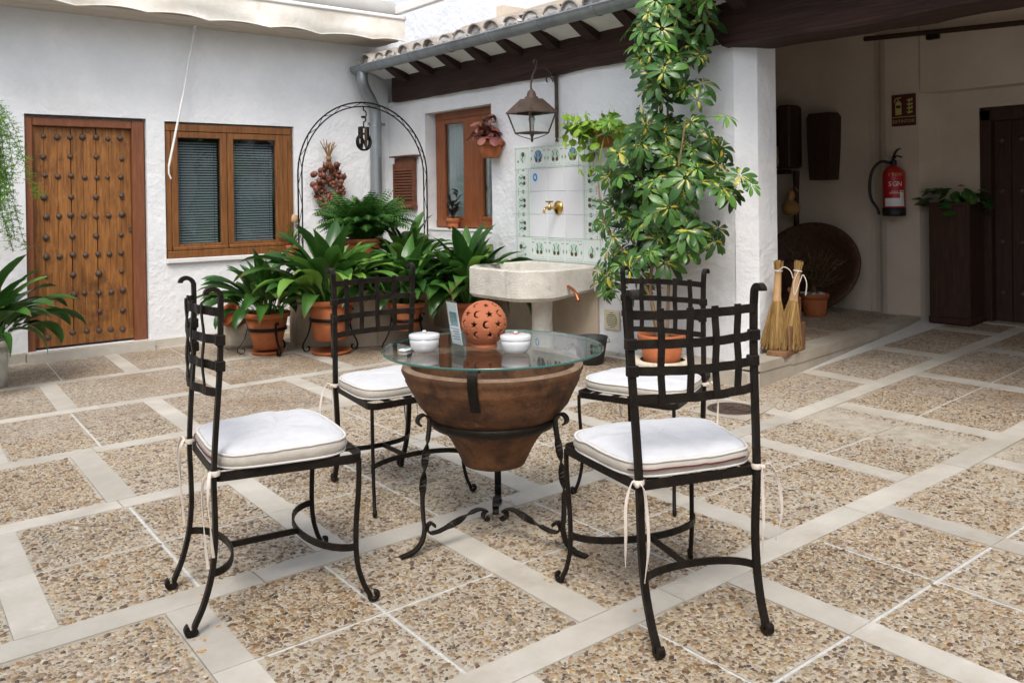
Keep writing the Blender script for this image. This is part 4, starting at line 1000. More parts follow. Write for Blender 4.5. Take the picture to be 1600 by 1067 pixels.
def china(spot, lab, bits):
    t = thing('sugar_bowl', lab, 'bowl', spot, 0, 'white china bowls on the glass table', 1.0)
    obj('cup', MB().lathe([(.034, 0), (.040, .003), (.048, .014), (.052, .030), (.0525, .046), (.049, .046), (.048, .034), (.03, .01), (0, .008)], 36, mt='china', cap=True), parent=t)
    l = MB().lathe([(.0545, .0468), (.0550, .0575), (.0525, .0605), (.035, .0630), (.012, .0640), (0, .0642)], 36, mt='china', cap=False)
    ld = obj('lid', l, parent=t)
    obj('knob', MB().lathe([(.006, .065), (.0085, .069), (.006, .073), (0, .074)], 14, mt='china', cap=False), parent=ld)
    if bits:
        b_ = MB()
        for i in range(9):
            a = random.uniform(0, 6.3); b_.sphere((random.uniform(.008, .035)*cos(a), random.uniform(.008, .035)*sin(a), .0655), .0032, 6, 4, 'potpourri', (1.5, 1, .6))
        obj('petal_crumb', b_, parent=ld)
china((1.669, 2.584, GT), 'white lidded china bowl beside the menu holder, left on the glass table', False)
china((1.892, 2.340, GT), 'white lidded china bowl with orange crumbs on its lid, right of the ball lantern', True)
mh = thing('menu_holder', 'clear acrylic menu holder with a printed card standing on the glass table', 'menu holder', (1.722, 2.450, GT), R(20))
U = Vector((cos(R(66)), sin(R(66)), 0)); Wd = Vector((-U.y, U.x, 0)); tl = Vector((0, 0, 1))*cos(R(9))-Wd*sin(R(9))*-1
def card(off, th, mt, w0=-.035, w1=.035, h0=.0, h1=.185):
    m_ = MB(); nn = U.cross(tl)
    vs = [U*w+tl*h+nn*(off+o) for o in (0, th) for w, h in ((w0, h0), (w1, h0), (w1, h1), (w0, h1))]
    m_.add(vs, [(3, 2, 1, 0), (4, 5, 6, 7), (0, 1, 5, 4), (1, 2, 6, 5), (2, 3, 7, 6), (3, 0, 4, 7)], mt); return m_
obj('acrylic_sheet', card(0, .0018, 'acrylic', h1=.192), parent=mh); obj('acrylic_sheet', card(.0050, .0018, 'acrylic', h1=.188), parent=mh)
cd = obj('card', card(.0024, .0018, 'paper', -.033, .033, .035, .183), parent=mh)
pr_ = MB(); nn = U.cross(tl)
for side, o_ in ((1, .00435), (-1, .0023)):
    def q(w0, w1, h0, h1, mt): pr_.add([U*w+tl*h+nn*o_ for w, h in ((w0, h0), (w1, h0), (w1, h1), (w0, h1))], [(0, 1, 2, 3)], mt)
    q(-.024, .024, .100, .150, 'teal'); q(-.006, .02, .112, .142, 'paper')
    for i in range(5): q(-.025, .025-.009*(i % 3), .088-i*.009, .0895-i*.009+.0012, 'ink')
obj('print', pr_, parent=cd)
obj('acrylic_foot', MB().box((.012, -.012, .001), (.085, .075, .0022), 'acrylic', rz=R(66)), parent=mh)
sa = MB().box((0, 0, .004), (.05, .03, .007), 'paper', rz=.3, bev=.003); sa.box((.004, .0, .0085), (.02, .014, .001), 'teal', rz=.3)
so_ = tag(obj('sugar_sachet', sa), 'small white sachet lying beside the left china bowl', 'sachet'); so_.location = (1.620, 2.631, GT)

# ------------------------------------------------------------------ plants
LV = random.Random(11)
def strap_leaf(L, W, pet, a0, bend, fold=.25, n=12, twist=0):
    """leaf in the xz plane, growing from the origin outward along +x; a0 angle from vertical at the base"""
    m_ = MB(); p = Vector((0, 0, 0)); N = n; spine = []; ang = a0
    for i in range(N+1):
        s = i/N; spine.append((p.copy(), ang, s)); ang = a0+bend*(s**1.7); p = p+Vector((sin(ang), 0, cos(ang)))*(L/N)
    vs, uvs = [], []
    for (p, an, s) in spine:
        if s < pet: wd_ = .006
        else:
            q = (s-pet)/(1-pet); wd_ = W*(sin(pi*min(1, q**.72))**.8)*.5+.003*(1-q)
        nrm = Vector((cos(an), 0, -sin(an))); tw_ = twist*s
        side = Vector((0, 1, 0))*cos(tw_)+nrm*sin(tw_)
        up_ = -nrm*cos(tw_)+Vector((0, 1, 0))*sin(tw_)
        wv = .012*sin(s*9+twist*5)*min(1, wd_*20)
        for k in (-1, -.5, 0, .5, 1):
            vs.append(p+side*(wd_*k)+up_*(fold*wd_*abs(k))+up_*(wv*k)); uvs.append((.5+k/2, s))
    fs = [(j*5+i, j*5+i+1, (j+1)*5+i+1, (j+1)*5+i) for j in range(N) for i in range(4)]
    m_.add(vs, fs, None, True, uvs); return m_
def leafset(mt, n, L, W, pet, a0, bend, nm='leaf'):
    out = []
    for i in range(n):
        f = i/max(1, n-1)
        mb_ = strap_leaf(L*LV.uniform(.85, 1.1), W*LV.uniform(.85, 1.15), pet, a0[0]+(a0[1]-a0[0])*f, bend[0]+(bend[1]-bend[0])*f*LV.uniform(.7, 1.2), LV.uniform(.15, .45), 12, LV.uniform(-.7, .7))
        out.append(mb_.mesh(nm, mt))
    return out
ASP = leafset('asp', 11, .70, .128, .34, (.10, .85), (.75, 2.2)); ASPN = leafset('asp_new', 6, .66, .125, .32, (.15, .75), (.8, 2.0))
def pot(parent, r0, r1, h, z0=0, mt='terra', rim=.045, soil=True, n=32):
    p = MB().lathe([(0, z0), (r0*.9, z0), (r0, z0+.008), (r1*.93, z0+h-rim), (r1*.93, z0+h-rim), (r1*1.02, z0+h-rim+.004), (r1*1.05, z0+h-.008), (r1*1.03, z0+h), (r1*.92, z0+h), (r1*.9, z0+h-.04)], n, mt=mt, cap=False)
    o = obj('pot', p, parent=parent)
    if soil: obj('soil', MB().lathe([(r1*.91, z0+h-.035), (r1*.5, z0+h-.025), (0, z0+h-.02)], n, mt='soil', cap=False, jit=.05), parent=o)
    return o
def iron_stand(parent, r, zring, nleg=3, ph=0, big=1.0):
    s_ = MB().lathe([(r+.004, zring-.014), (r+.010, zring-.014), (r+.010, zring+.014), (r+.004, zring+.014), (r+.004, zring-.014)], 32, mt='iron', cap=False)
    o = obj('stand', s_, parent=parent)
    sc1 = spiral((r+.045*big, 0, zring+.045*big), (1, 0, 0), (0, 0, 1), .008, .032*big, .3, pi+.2, 12)
    body = smooth_path([sc1[-1], (r+.012, 0, zring), (r+.035*big, 0, zring*.6), (r+.085*big, 0, zring*.28)], 5)[1:]
    sc2 = spiral((r+.055*big, 0, .042*big), (1, 0, 0), (0, 0, 1), .042*big, .012, .35, -4.6, 16)
    lm = MB().bar(list(sc1)+body+sc2, .020, .005, (0, 1, 0), 'iron').mesh('leg')
    for i in range(nleg): link('leg', lm, o, rot=(0, 0, ph+2*pi*i/nleg))
    return o
def aspidistra(loc, label, nl, scale, r0, r1, h, z0=.04, mt='terra', stand=True, ph=.3, spread=1.0, bias=(0, 0), young=.2, zring=None, saucer=True, up=0):
    t = thing('aspidistra', label, 'potted plant', (loc[0], loc[1], zf(loc[0], loc[1]) if loc[2] is None else loc[2]), 0, 'aspidistras in pots')
    pot(t, r0, r1, h, z0, mt)
    if stand: iron_stand(t, r0+(r1-r0)*.55, zring or z0+h*.55, 3, ph)
    if saucer:
        obj('saucer', MB().lathe([(0, .004), (r0*1.05, .004), (r0*1.25, .035), (r0*1.18, .035), (r0, .014), (0, .012)], 28, mt=mt if stand else mt, cap=False), parent=t)
    for i in range(nl):
        f = (i+.5)/nl; az = i*2.39996+LV.uniform(-.4, .4)
        yg = LV.random() < young
        S_ = ASPN if yg else ASP; me = S_[min(len(S_)-1, int((f**.8)*len(S_)))]
        rr = r1*.55*math.sqrt(f); tilt = LV.uniform(-.12, .12)
        m4 = Matrix.Translation((rr*cos(az), rr*sin(az), z0+h-.05)) @ Matrix.Rotation(az+LV.uniform(-.35, .35), 4, 'Z') @ Matrix.Rotation(tilt+.28*(spread-1)+bias[0]*cos(az)+bias[1]*sin(az), 4, 'Y') @ Matrix.Scale(scale*LV.uniform(.78, 1.12), 4)
        link('leaf', me, t, mtx=m4)
    return t
aspidistra((2.93, 6.98, None), 'glossy dark aspidistra in a terracotta pot on a scrolled iron stand below the blind window', 76, .93, .115, .185, .31, .05, ph=.55, young=.12)
aspidistra((3.32, 6.58, None), 'largest aspidistra, pale green leaves, in a big orange pot beside the well', 96, 1.12, .14, .195, .34, .12, ph=.1, young=.42, zring=.30)
aspidistra((3.88, 6.28, None), 'aspidistra in a small terracotta pot on iron stand, behind the back of an iron chair', 58, .95, .10, .155, .24, .17, ph=.9, young=.15, zring=.26, saucer=False)
aspidistra((4.40, 6.10, None), 'dark leafy aspidistra crowding the left side of the stone sink', 112, 1.14, .13, .18, .26, .12, ph=.2, young=.05, stand=False)
aspidistra((4.25, 6.85, .40), 'aspidistra on the well curb below the tall recessed window', 56, .85, .12, .16, .2, .0, stand=False, young=.25, saucer=False)
aspidistra((.86, 7.12, None), 'dark aspidistra in a pale stone pot at the left edge beside the door', 72, .98, .16, .19, .34, 0, mt='sinkstone', stand=False, young=.05, saucer=False)
# well curb under the arch
WC = (4.02, 7.30); wz = zf(*WC)
wl = thing('stone_well', 'round stained stone well curb in the corner behind the aspidistra pots', 'well', (WC[0], WC[1], wz))
for i in range(10):
    a0, a1 = 2*pi*i/10+.004, 2*pi*(i+1)/10-.004; A = np.linspace(a0, a1, 6)
    poly = [(.68*cos(a), .68*sin(a)) for a in A]+[(.56*cos(a), .56*sin(a)) for a in A[::-1]]
    obj('curb_stone', MB().prism(poly, -.02, .50+.006*random.random(), 'wainscot'), parent=wl)
obj('well_lid', MB().lathe([(.70, .51), (.70, .55), (0, .55)], 40, mt='wainscot', cap=False, smooth=False), parent=wl)
# iron arch with two rods and zigzag
ar = thing('iron_arch', 'slender black iron lattice arch standing over the well in the corner', 'arch', (4.02, 7.2, 0))
def arch_path(Ra):
    return [(-Ra, 0, z) for z in np.linspace(.45, 1.47, 12)]+[(-Ra*cos(a), 0, 1.47+Ra*sin(a)) for a in np.linspace(0, pi, 40)][1:]+[(Ra, 0, z) for z in np.linspace(1.47, .45, 12)][1:]
po_, pi_ = arch_path(.688), arch_path(.650)
obj('outer_rod', MB().tube(po_, .0075, 7, 'iron'), parent=ar); obj('inner_rod', MB().tube(pi_, .0065, 7, 'iron'), parent=ar)
zz = MB()
for i in range(0, len(po_)-2, 2): zz.tube([po_[i] if i % 4 else pi_[i], pi_[i+2] if i % 4 else po_[i+2]], .003, 5, 'iron')
obj('zigzag', zz, parent=ar)
pl = thing('well_pulley', 'dark iron well pulley hanging by a hook from the arch top', 'pulley', (4.005, 7.2, 1.70))
hk = MB().tube(smooth_path([(0, 0, .42), (0, 0, .39)], 3)+[Vector(p) for p in spiral((0, 0, .35), (1, 0, 0), (0, 0, 1), .035, .035, pi/2, -2.4, 14)], .0065, 7, 'iron')
hk.tube([(0, 0, .22), (0, 0, .27)]+[Vector(p) for p in spiral((0, 0, .30), (1, 0, 0), (0, 0, 1), .028, .026, -pi/2, 2.6, 12)], .0065, 7, 'iron'); obj('hook', hk, parent=pl)
ck = MB()
for s in (-1, 1): ck.bar([(.0, s*.024, .225), (0, s*.030, .20), (0, s*.030, .03)], .030, .006, (1, 0, 0), 'iron_rust')
ck.box((0, 0, .222), (.10, .05, .012), 'iron', bev=.003)
for s in (-1, 1): ck.box((s*.045, 0, .17), (.012, .05, .11), 'iron', bev=.003)
obj('cheek', ck, parent=pl)
wm = MB(); mtx = Matrix.Translation((0, 0, .085)) @ Matrix.Rotation(pi/2, 4, 'X')
wm.lathe([(.070, -.018), (.083, -.020), (.086, -.012), (.076, 0), (.086, .012), (.083, .020), (.070, .018), (.066, 0), (.070, -.018)], 36, mt='iron', cap=False, mtx=mtx)
wm.lathe([(.018, -.022), (.018, .022)], 14, mt='iron', mtx=mtx)
for i in range(4):
    a = pi*i/2+.5; wm.bar([(.015*cos(a), 0, .085+.015*sin(a)), (.07*cos(a), 0, .085+.07*sin(a))], .018, .012, (0, 1, 0), 'iron')
w_ = obj('wheel', wm, parent=pl); pl.rotation_euler = (0, 0, R(12))
# fern on the well
fn = thing('potted_fern', 'bushy green fern in a pot on the well under the iron arch', 'fern', (3.90, 7.06, .62))
pot(fn, .13, .18, .26, 0)
def frond(L, bend, n=20, wide=.11):
    m_ = MB(); p = Vector((0, 0, 0)); ang = .25; vs = []
    for i in range(n+1):
        s = i/n; ang = .3+bend*s**1.3; d = Vector((sin(ang), 0, cos(ang)))
        if i > 2:
            wl_ = wide*sin(pi*min(1, (.12+.88*s)))**.75*(1.05-.25*s)+.006
            for sd in (-1, 1):
                dirv = (Vector((0, sd, 0))*.92+d*.42-Vector((0, 0, .22))).normalized(); wq = L/n*.95
                a = p; nseg = 4
                V_ = []; U_ = []
                for k in range(nseg+1):
                    q = k/nseg; c = a+dirv*wl_*q+Vector((0, 0, -.25*wl_*q*q)); ww = wq*(1-q**1.6)*(.9 if k % 2 else .62)+.0008
                    V_ += [c-d*ww*.5, c+d*ww*.5]; U_ += [(0, q), (1, q)]
                m_.add(V_, [(2*k, 2*k+1, 2*k+3, 2*k+2) for k in range(nseg)], 'fern', False, U_)
        vs.append(p.copy()); p = p+d*(L/n)
    m_.tube(vs, [.0035*(1-.8*i/n) for i in range(n+1)], 4, 'fern'); return m_.mesh('frond')
FR = [frond(.50, .5, 20), frond(.55, .95, 22, .12), frond(.52, 1.4, 20, .115), frond(.56, 1.8, 22, .12), frond(.46, 2.1, 18, .10)]
for i in range(210):
    f = (i+.5)/210; az = i*2.39996+LV.uniform(-.3, .3)
    me = FR[min(4, int(f*5))]
    link('frond', me, fn, mtx=Matrix.Translation((.11*math.sqrt(f)*cos(az), .11*math.sqrt(f)*sin(az), .23)) @ Matrix.Rotation(az, 4, 'Z') @ Matrix.Rotation(LV.uniform(-.15, .2), 4, 'Y') @ Matrix.Rotation(LV.uniform(-.6, .6), 4, 'Z') @ Matrix.Scale(LV.uniform(.65, 1.12), 4))
# stone block and tilted pot below the window
rk = MB(); rk.box((0, 0, .13), (.5, .34, .26), 'rock', bev=.05); 
me = rk.mesh('stone_block'); 
for i in range(3):
    import bmesh
    bm_ = bmesh.new(); bm_.from_mesh(me); bmesh.ops.subdivide_edges(bm_, edges=bm_.edges[:], cuts=1, use_grid_fill=True)
    bm_.to_mesh(me); bm_.free()
for v in me.vertices:
    n_ = noise.noise(v.co*6)*.035+noise.noise(v.co*19)*.014; v.co += v.co.normalized()*n_
for p in me.polygons: p.use_smooth = True
ro = link('stone_block', me, None, (3.02, 7.52, -.08), (0, 0, -.25)); tag(ro, 'rough pale stone block on the ground below the blind window', 'stone block')
tp = thing('clay_pot', 'empty terracotta pot lying tilted on the rough stone block', 'pot', (2.86, 7.46, .20), R(200)); p_ = pot(tp, .07, .105, .17, -.05, soil=False); p_.rotation_euler = (0, R(62), 0)
# window sill: little pot with grassy leaves, cork
sp_ = thing('sill_plant', 'little pot of thin grassy leaves on the right end of the window sill', 'potted plant', (3.60, 7.93, .70))
pot(sp_, .045, .062, .10, 0, n=20)
SPL = [strap_leaf(.26, .012, .05, .2+.2*i, 1.2+.25*i, .3, 8).mesh('leaf', 'spider') for i in range(4)]
for i in range(34): link('leaf', SPL[i % 4], sp_, mtx=Matrix.Translation((0, 0, .09)) @ Matrix.Rotation(i*2.4, 4, 'Z') @ Matrix.Scale(LV.uniform(.7, 1.2), 4))
ckb = MB().lathe([(.026, 0), (.032, .004), (.034, .04), (.030, .075), (.024, .08)], 18, mt='cork'); ct = tag(obj('cork_cup', ckb), 'small tan cork cup hung beside the window above the grassy plant', 'cup'); ct.location = (3.66, 8.02, 1.02); ct.rotation_euler = (0, .2, 0)
# small dark plant on the other window sill
dp_ = thing('purple_plant', 'spindly dark purple plant in a small pot on the tall window sill', 'potted plant', (4.83, 6.93, .942))
pot(dp_, .05, .068, .10, 0, n=20)
PL_ = [strap_leaf(.14, .035, .08, .5+.3*i, 1.0, .3, 7).mesh('leaf', 'purple') for i in range(3)]
for k in range(5):
    a = k*1.3; hgt = LV.uniform(.12, .42); st_ = smooth_path([(0, 0, .09), (.03*cos(a), .03*sin(a), .09+hgt*.5), (.05*cos(a+.4), .05*sin(a+.4), .09+hgt)], 5)
    obj('stem', MB().tube(st_, .003, 5, 'purple'), parent=dp_)
    for i in range(6):
        q = st_[min(len(st_)-1, 2+int(i*1.6))]
        link('leaf', PL_[i % 3], dp_, mtx=Matrix.Translation(q) @ Matrix.Rotation(a+i*2.2, 4, 'Z') @ Matrix.Scale(LV.uniform(.6, 1.1), 4))
# wall pot with coleus
cp = thing('wall_pot', 'terracotta half pot on the wall with drooping reddish leaves, beside the lantern', 'wall pot', (4.72, 6.16, 1.60))
pot(cp, .075, .125, .155, 0, n=24)
def round_leaf(L, W, mt, ser=.1, cup=.2):
    m_ = MB(); n = 8; V_ = [Vector((0, 0, 0))]; U_ = [(.5, 0)]
    pts = []
    for i in range(n*2):
        a = 2*pi*i/(n*2); r_ = 1+(ser if i % 2 else 0)
        x = L*(.5-.5*cos(a))*1.0; y = W*.5*sin(a)*(1.15-.35*(x/L))*r_; pts.append(Vector((x, y, -cup*x*x/L-cup*.6*abs(y))))
    m_.add([Vector((L*.45, 0, .004))]+pts, [(0, i+1, (i+1) % (n*2)+1) for i in range(n*2)], mt, True, [(.5, .5)]+[(.5+p.y/W, p.x/L) for p in pts])
    return m_.mesh('leaf')
CL = [round_leaf(.10, .085, 'coleus', .12, .25), round_leaf(.08, .068, 'coleus', .15, .5)]
for k in range(15):
    a = k*2.4; hz = LV.uniform(.06, .26) if k < 6 else LV.uniform(-.02, .08); rr = LV.uniform(.06, .24)
    if cos(a) > .5: rr *= .3
    st_ = smooth_path([(0, 0, .13), (rr*.4*cos(a), rr*.4*sin(a), .16+hz*.8), (rr*cos(a), rr*sin(a), .15+hz)], 5)
    obj('stem', MB().tube(st_, .0035, 5, 'coleus'), parent=cp)
    for i in range(7):
        q = st_[max(2, len(st_)-1-i)]
        link('leaf', CL[i % 2], cp, mtx=Matrix.Translation(q) @ Matrix.Rotation(a+i*1.9, 4, 'Z') @ Matrix.Rotation(LV.uniform(-.3, .7), 4, 'Y') @ Matrix.Scale(LV.uniform(.55, 1.05), 4))
# wall pot with trailing light green plant
tr_ = thing('wall_pot', 'terracotta wall pot with bright green trailing leaves at the tile panel corner', 'wall pot', (4.68, 4.67, 1.615))
pot(tr_, .08, .115, .145, 0, n=24)
TL = [round_leaf(.078, .076, 'trail', .03, .25), round_leaf(.058, .058, 'trail', .03, .45)]
for k in range(62):
    a = LV.uniform(1.2, 4.5); out = LV.uniform(.07, .30); dn_ = LV.choice([-.15, -.10, -.05, .0, .0, .08, .18, .32])
    st_ = smooth_path([(0, 0, .13), (out*.5*cos(a), out*.5*sin(a), .20), (out*cos(a), out*sin(a), .15-max(0, dn_)*.3), (out*1.1*cos(a), out*1.1*sin(a), .12-dn_)], 5)
    obj('stem', MB().tube(st_, .0025, 4, 'trail'), parent=tr_)
    for i in range(8):
        q = st_[3+int(i*1.6) if 3+int(i*1.6) < len(st_) else -1]
        link('leaf', TL[i % 2], tr_, mtx=Matrix.Translation(q) @ Matrix.Rotation(a+i*2.1, 4, 'Z') @ Matrix.Rotation(LV.uniform(-.1, 1.0), 4, 'Y') @ Matrix.Scale(LV.uniform(.6, 1.1), 4))
# hanging asparagus fern at the left edge
af = thing('asparagus_fern', 'feathery light green asparagus fern hanging at the left edge beside the door', 'hanging plant', (.86, 7.15, 1.83))
obj('pot', MB().lathe([(.08, -.12), (.13, .06), (.12, .06), (.07, -.10), (0, -.10)], 20, mt='terra', cap=False), parent=af)
for k in range(52):
    a = LV.uniform(0, 6.28); ln = LV.uniform(.35, .95); o_ = LV.uniform(.10, .30)
    st_ = smooth_path([(0, 0, .05), (o_*.5*cos(a), o_*.5*sin(a), .14), (o_*cos(a), o_*sin(a), .02-ln*.12), (o_*1.15*cos(a)+LV.uniform(-.06, .06), o_*1.15*sin(a), .02-ln*.6), (o_*1.2*cos(a)+LV.uniform(-.1, .1), o_*1.2*sin(a), .02-ln)], 8)
    m_ = MB().tube(st_, .0018, 4, 'aspar')
    for q in st_[3:]:
        for b in range(4):
            d = Vector((LV.gauss(0, 1), LV.gauss(0, 1), LV.gauss(-.2, .6))).normalized()*LV.uniform(.03, .085)
            for e in range(5):
                p0 = q+d*(e/5); dd = Vector((LV.gauss(0, 1), LV.gauss(0, 1), LV.gauss(0, 1))).normalized()*.018; sd = dd.orthogonal().normalized()*.0036
                m_.add([p0-sd, p0+sd, p0+dd], [(0, 1, 2)], 'aspar')
            m_.add([q, q+d, q+d*.5+Vector((0, 0, .0025))], [(0, 1, 2)], 'aspar')
    obj('strand', m_, parent=af)

# umbrella tree
ut = thing('umbrella_tree', 'tall variegated umbrella tree in a terracotta pot against the fountain wall', 'tree', (4.43, 3.90, .09))
pot(ut, .118, .158, .215, 0)
obj('soil_ring', MB().lathe([(.150, 0), (.205, .0), (.215, .03), (.20, .05), (.152, .04)], 36, mt='rock', cap=False, jit=.04), parent=ut)
SB = Vector((4.43, 3.90, .09))
stems = [smooth_path([(-.02, .02, .19), (-.05, .05, .55), (.02, .03, 1.0), (.06, -.02, 1.5), (.05, -.03, 2.0), (.02, -.05, 2.52)], 8),
         smooth_path([(.03, -.02, .19), (.02, -.05, .55), (-.03, -.10, .95), (-.06, -.22, 1.35), (-.08, -.30, 1.65)], 8),
         smooth_path([(-.03, .0, .19), (-.06, .04, .45), (-.08, .20, .70), (-.10, .42, .95), (-.08, .52, 1.30)], 8),
         smooth_path([(.01, .03, .19), (.0, .02, .6), (-.05, .08, 1.0), (-.02, .14, 1.45), (0, .02, 1.9), (-.05, .0, 2.35)], 8)]
for s_ in stems: obj('stem', MB().tube(s_, [.013*(1-.6*i/len(s_)) for i in range(len(s_))], 7, 'trunk'), parent=ut)
def compound_leaf(mt, nl, L, droop, seed):
    r_ = random.Random(seed); m_ = MB()
    for i in range(nl):
        a = 2*pi*i/nl+r_.uniform(-.12, .12); l = L*r_.uniform(.82, 1.1)*(.8+.2*cos(a)); w_ = l*.36
        rad = Vector((cos(a), sin(a), 0)); tan = Vector((-sin(a), cos(a), 0)); N = 6; V_, U_ = [], []
        dr = droop*r_.uniform(.7, 1.3); pt = .016
        for k in range(N+1):
            s = k/N; wd_ = w_*.5*(sin(pi*min(1, .03+.97*s**1.45)**1.1)**.75 if s < 1 else 0)+.002
            c = rad*(pt+l*s)+Vector((0, 0, -dr*l*s*s+.10*l*s))
            for q in (-1, 0, 1): V_.append(c+tan*wd_*q+Vector((0, 0, .22*wd_*abs(q)-.0))); U_.append((.5+q*.5, s))
        m_.add(V_, [(k*3+q, k*3+q+1, (k+1)*3+q+1, (k+1)*3+q) for k in range(N) for q in range(2)], mt, True, U_)
    m_.tube([(0, 0, 0), (0, 0, -.05), (.01, 0, -.10)], .0025, 4, 'trail'); return m_.mesh('leaf')
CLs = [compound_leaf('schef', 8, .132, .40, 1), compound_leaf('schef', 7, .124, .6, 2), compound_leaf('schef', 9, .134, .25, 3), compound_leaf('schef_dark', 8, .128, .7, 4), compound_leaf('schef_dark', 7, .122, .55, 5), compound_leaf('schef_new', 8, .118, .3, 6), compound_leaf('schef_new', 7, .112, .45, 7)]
view = Vector((-.72, -.60, .25))
def put_leaf(P, kind, tilt, s=1.0):
    # rosette faces partly up, partly away from the stem axis / towards the light
    out = Vector((P.x-4.47, P.y-3.86, 0)); out = out.normalized() if out.length > .02 else Vector((-1, 0, 0))
    nrm = (Vector((0, 0, 1))*(1-tilt)+(out*.55+view*.75)*tilt+Vector((LV.gauss(0, .24), LV.gauss(0, .24), LV.gauss(0, .18)))).normalized()
    q = nrm.to_track_quat('Z', 'X').to_matrix().to_4x4()
    link('leaf', CLs[kind], ut, mtx=Matrix.Translation(P-SB) @ q @ Matrix.Rotation(LV.uniform(0, 6.3), 4, 'Z') @ Matrix.Scale(s*LV.uniform(.62, 1.2), 4))
# crown outline as (z, ymin, ymax): ragged
env = [(.56, 4.10, 4.38), (.66, 3.82, 4.46), (.80, 3.56, 4.50), (.95, 3.46, 4.50), (1.08, 3.46, 4.38), (1.20, 3.32, 4.34), (1.34, 3.28, 4.42), (1.48, 3.42, 4.46), (1.60, 3.44, 4.34), (1.70, 3.60, 4.0), (1.84, 3.60, 3.98), (1.98, 3.60, 3.98), (2.12, 3.58, 4.0), (2.28, 3.54, 4.02), (2.42, 3.52, 4.02), (2.56, 3.54, 3.96)]
nleaf = 0
for (z0, a0_, b0_), (z1, a1_, b1_) in zip(env[:-1], env[1:]):
    cnt = int(((b0_-a0_)+(b1_-a1_))/2*(z1-z0)*(258 if z0 < 1.6 else 290))+1
    for i in range(cnt):
        t = LV.random(); z = z0+(z1-z0)*t; ya_, yb_ = a0_+(a1_-a0_)*t, b0_+(b1_-b0_)*t
        y = LV.uniform(ya_, yb_); mid = (ya_+yb_)/2; e = abs(y-mid)/((yb_-ya_)/2+1e-6)
        dep = .30*math.sqrt(max(.02, 1-e*e)); x = 4.47-dep*LV.uniform(-.55, 1.0)
        if noise.noise((y*4.2, z*4.2, 3.3)) < -.10 and LV.random() < .9: continue
        front = (4.47-x)/.3
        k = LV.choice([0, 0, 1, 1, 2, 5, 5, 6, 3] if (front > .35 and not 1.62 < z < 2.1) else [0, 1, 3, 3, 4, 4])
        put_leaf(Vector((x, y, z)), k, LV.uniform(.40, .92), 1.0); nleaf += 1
for (y, z) in ((4.40, 1.70), (4.36, 1.78), (3.34, 1.73), (3.16, 1.30), (3.24, 1.36), (4.52, 1.05), (4.05, 2.58), (4.14, 2.42), (3.46, 2.50)):
    put_leaf(Vector((4.42, y, z)), LV.choice([5, 5, 6, 2]), .6, .95)
    b_ = min((p for s_ in stems for p in s_), key=lambda p: (Vector((4.42, y, z))-SB-p-Vector((0, 0, .15))).length)
    obj('twig', MB().tube(smooth_path([b_, (b_+Vector((4.42, y, z))-SB)/2+Vector((0, 0, .04)), Vector((4.42, y, z))-SB], 5), .003, 5, 'trail'), parent=ut)
print('schefflera leaves', nleaf, 'slabs', sum(o.name.startswith('pebble_slab') for o in bpy.data.objects), 'bands', sum(o.name.startswith('stone_band') for o in bpy.data.objects), 'roof', sum(o.name.startswith('roof_tile') for o in bpy.data.objects))

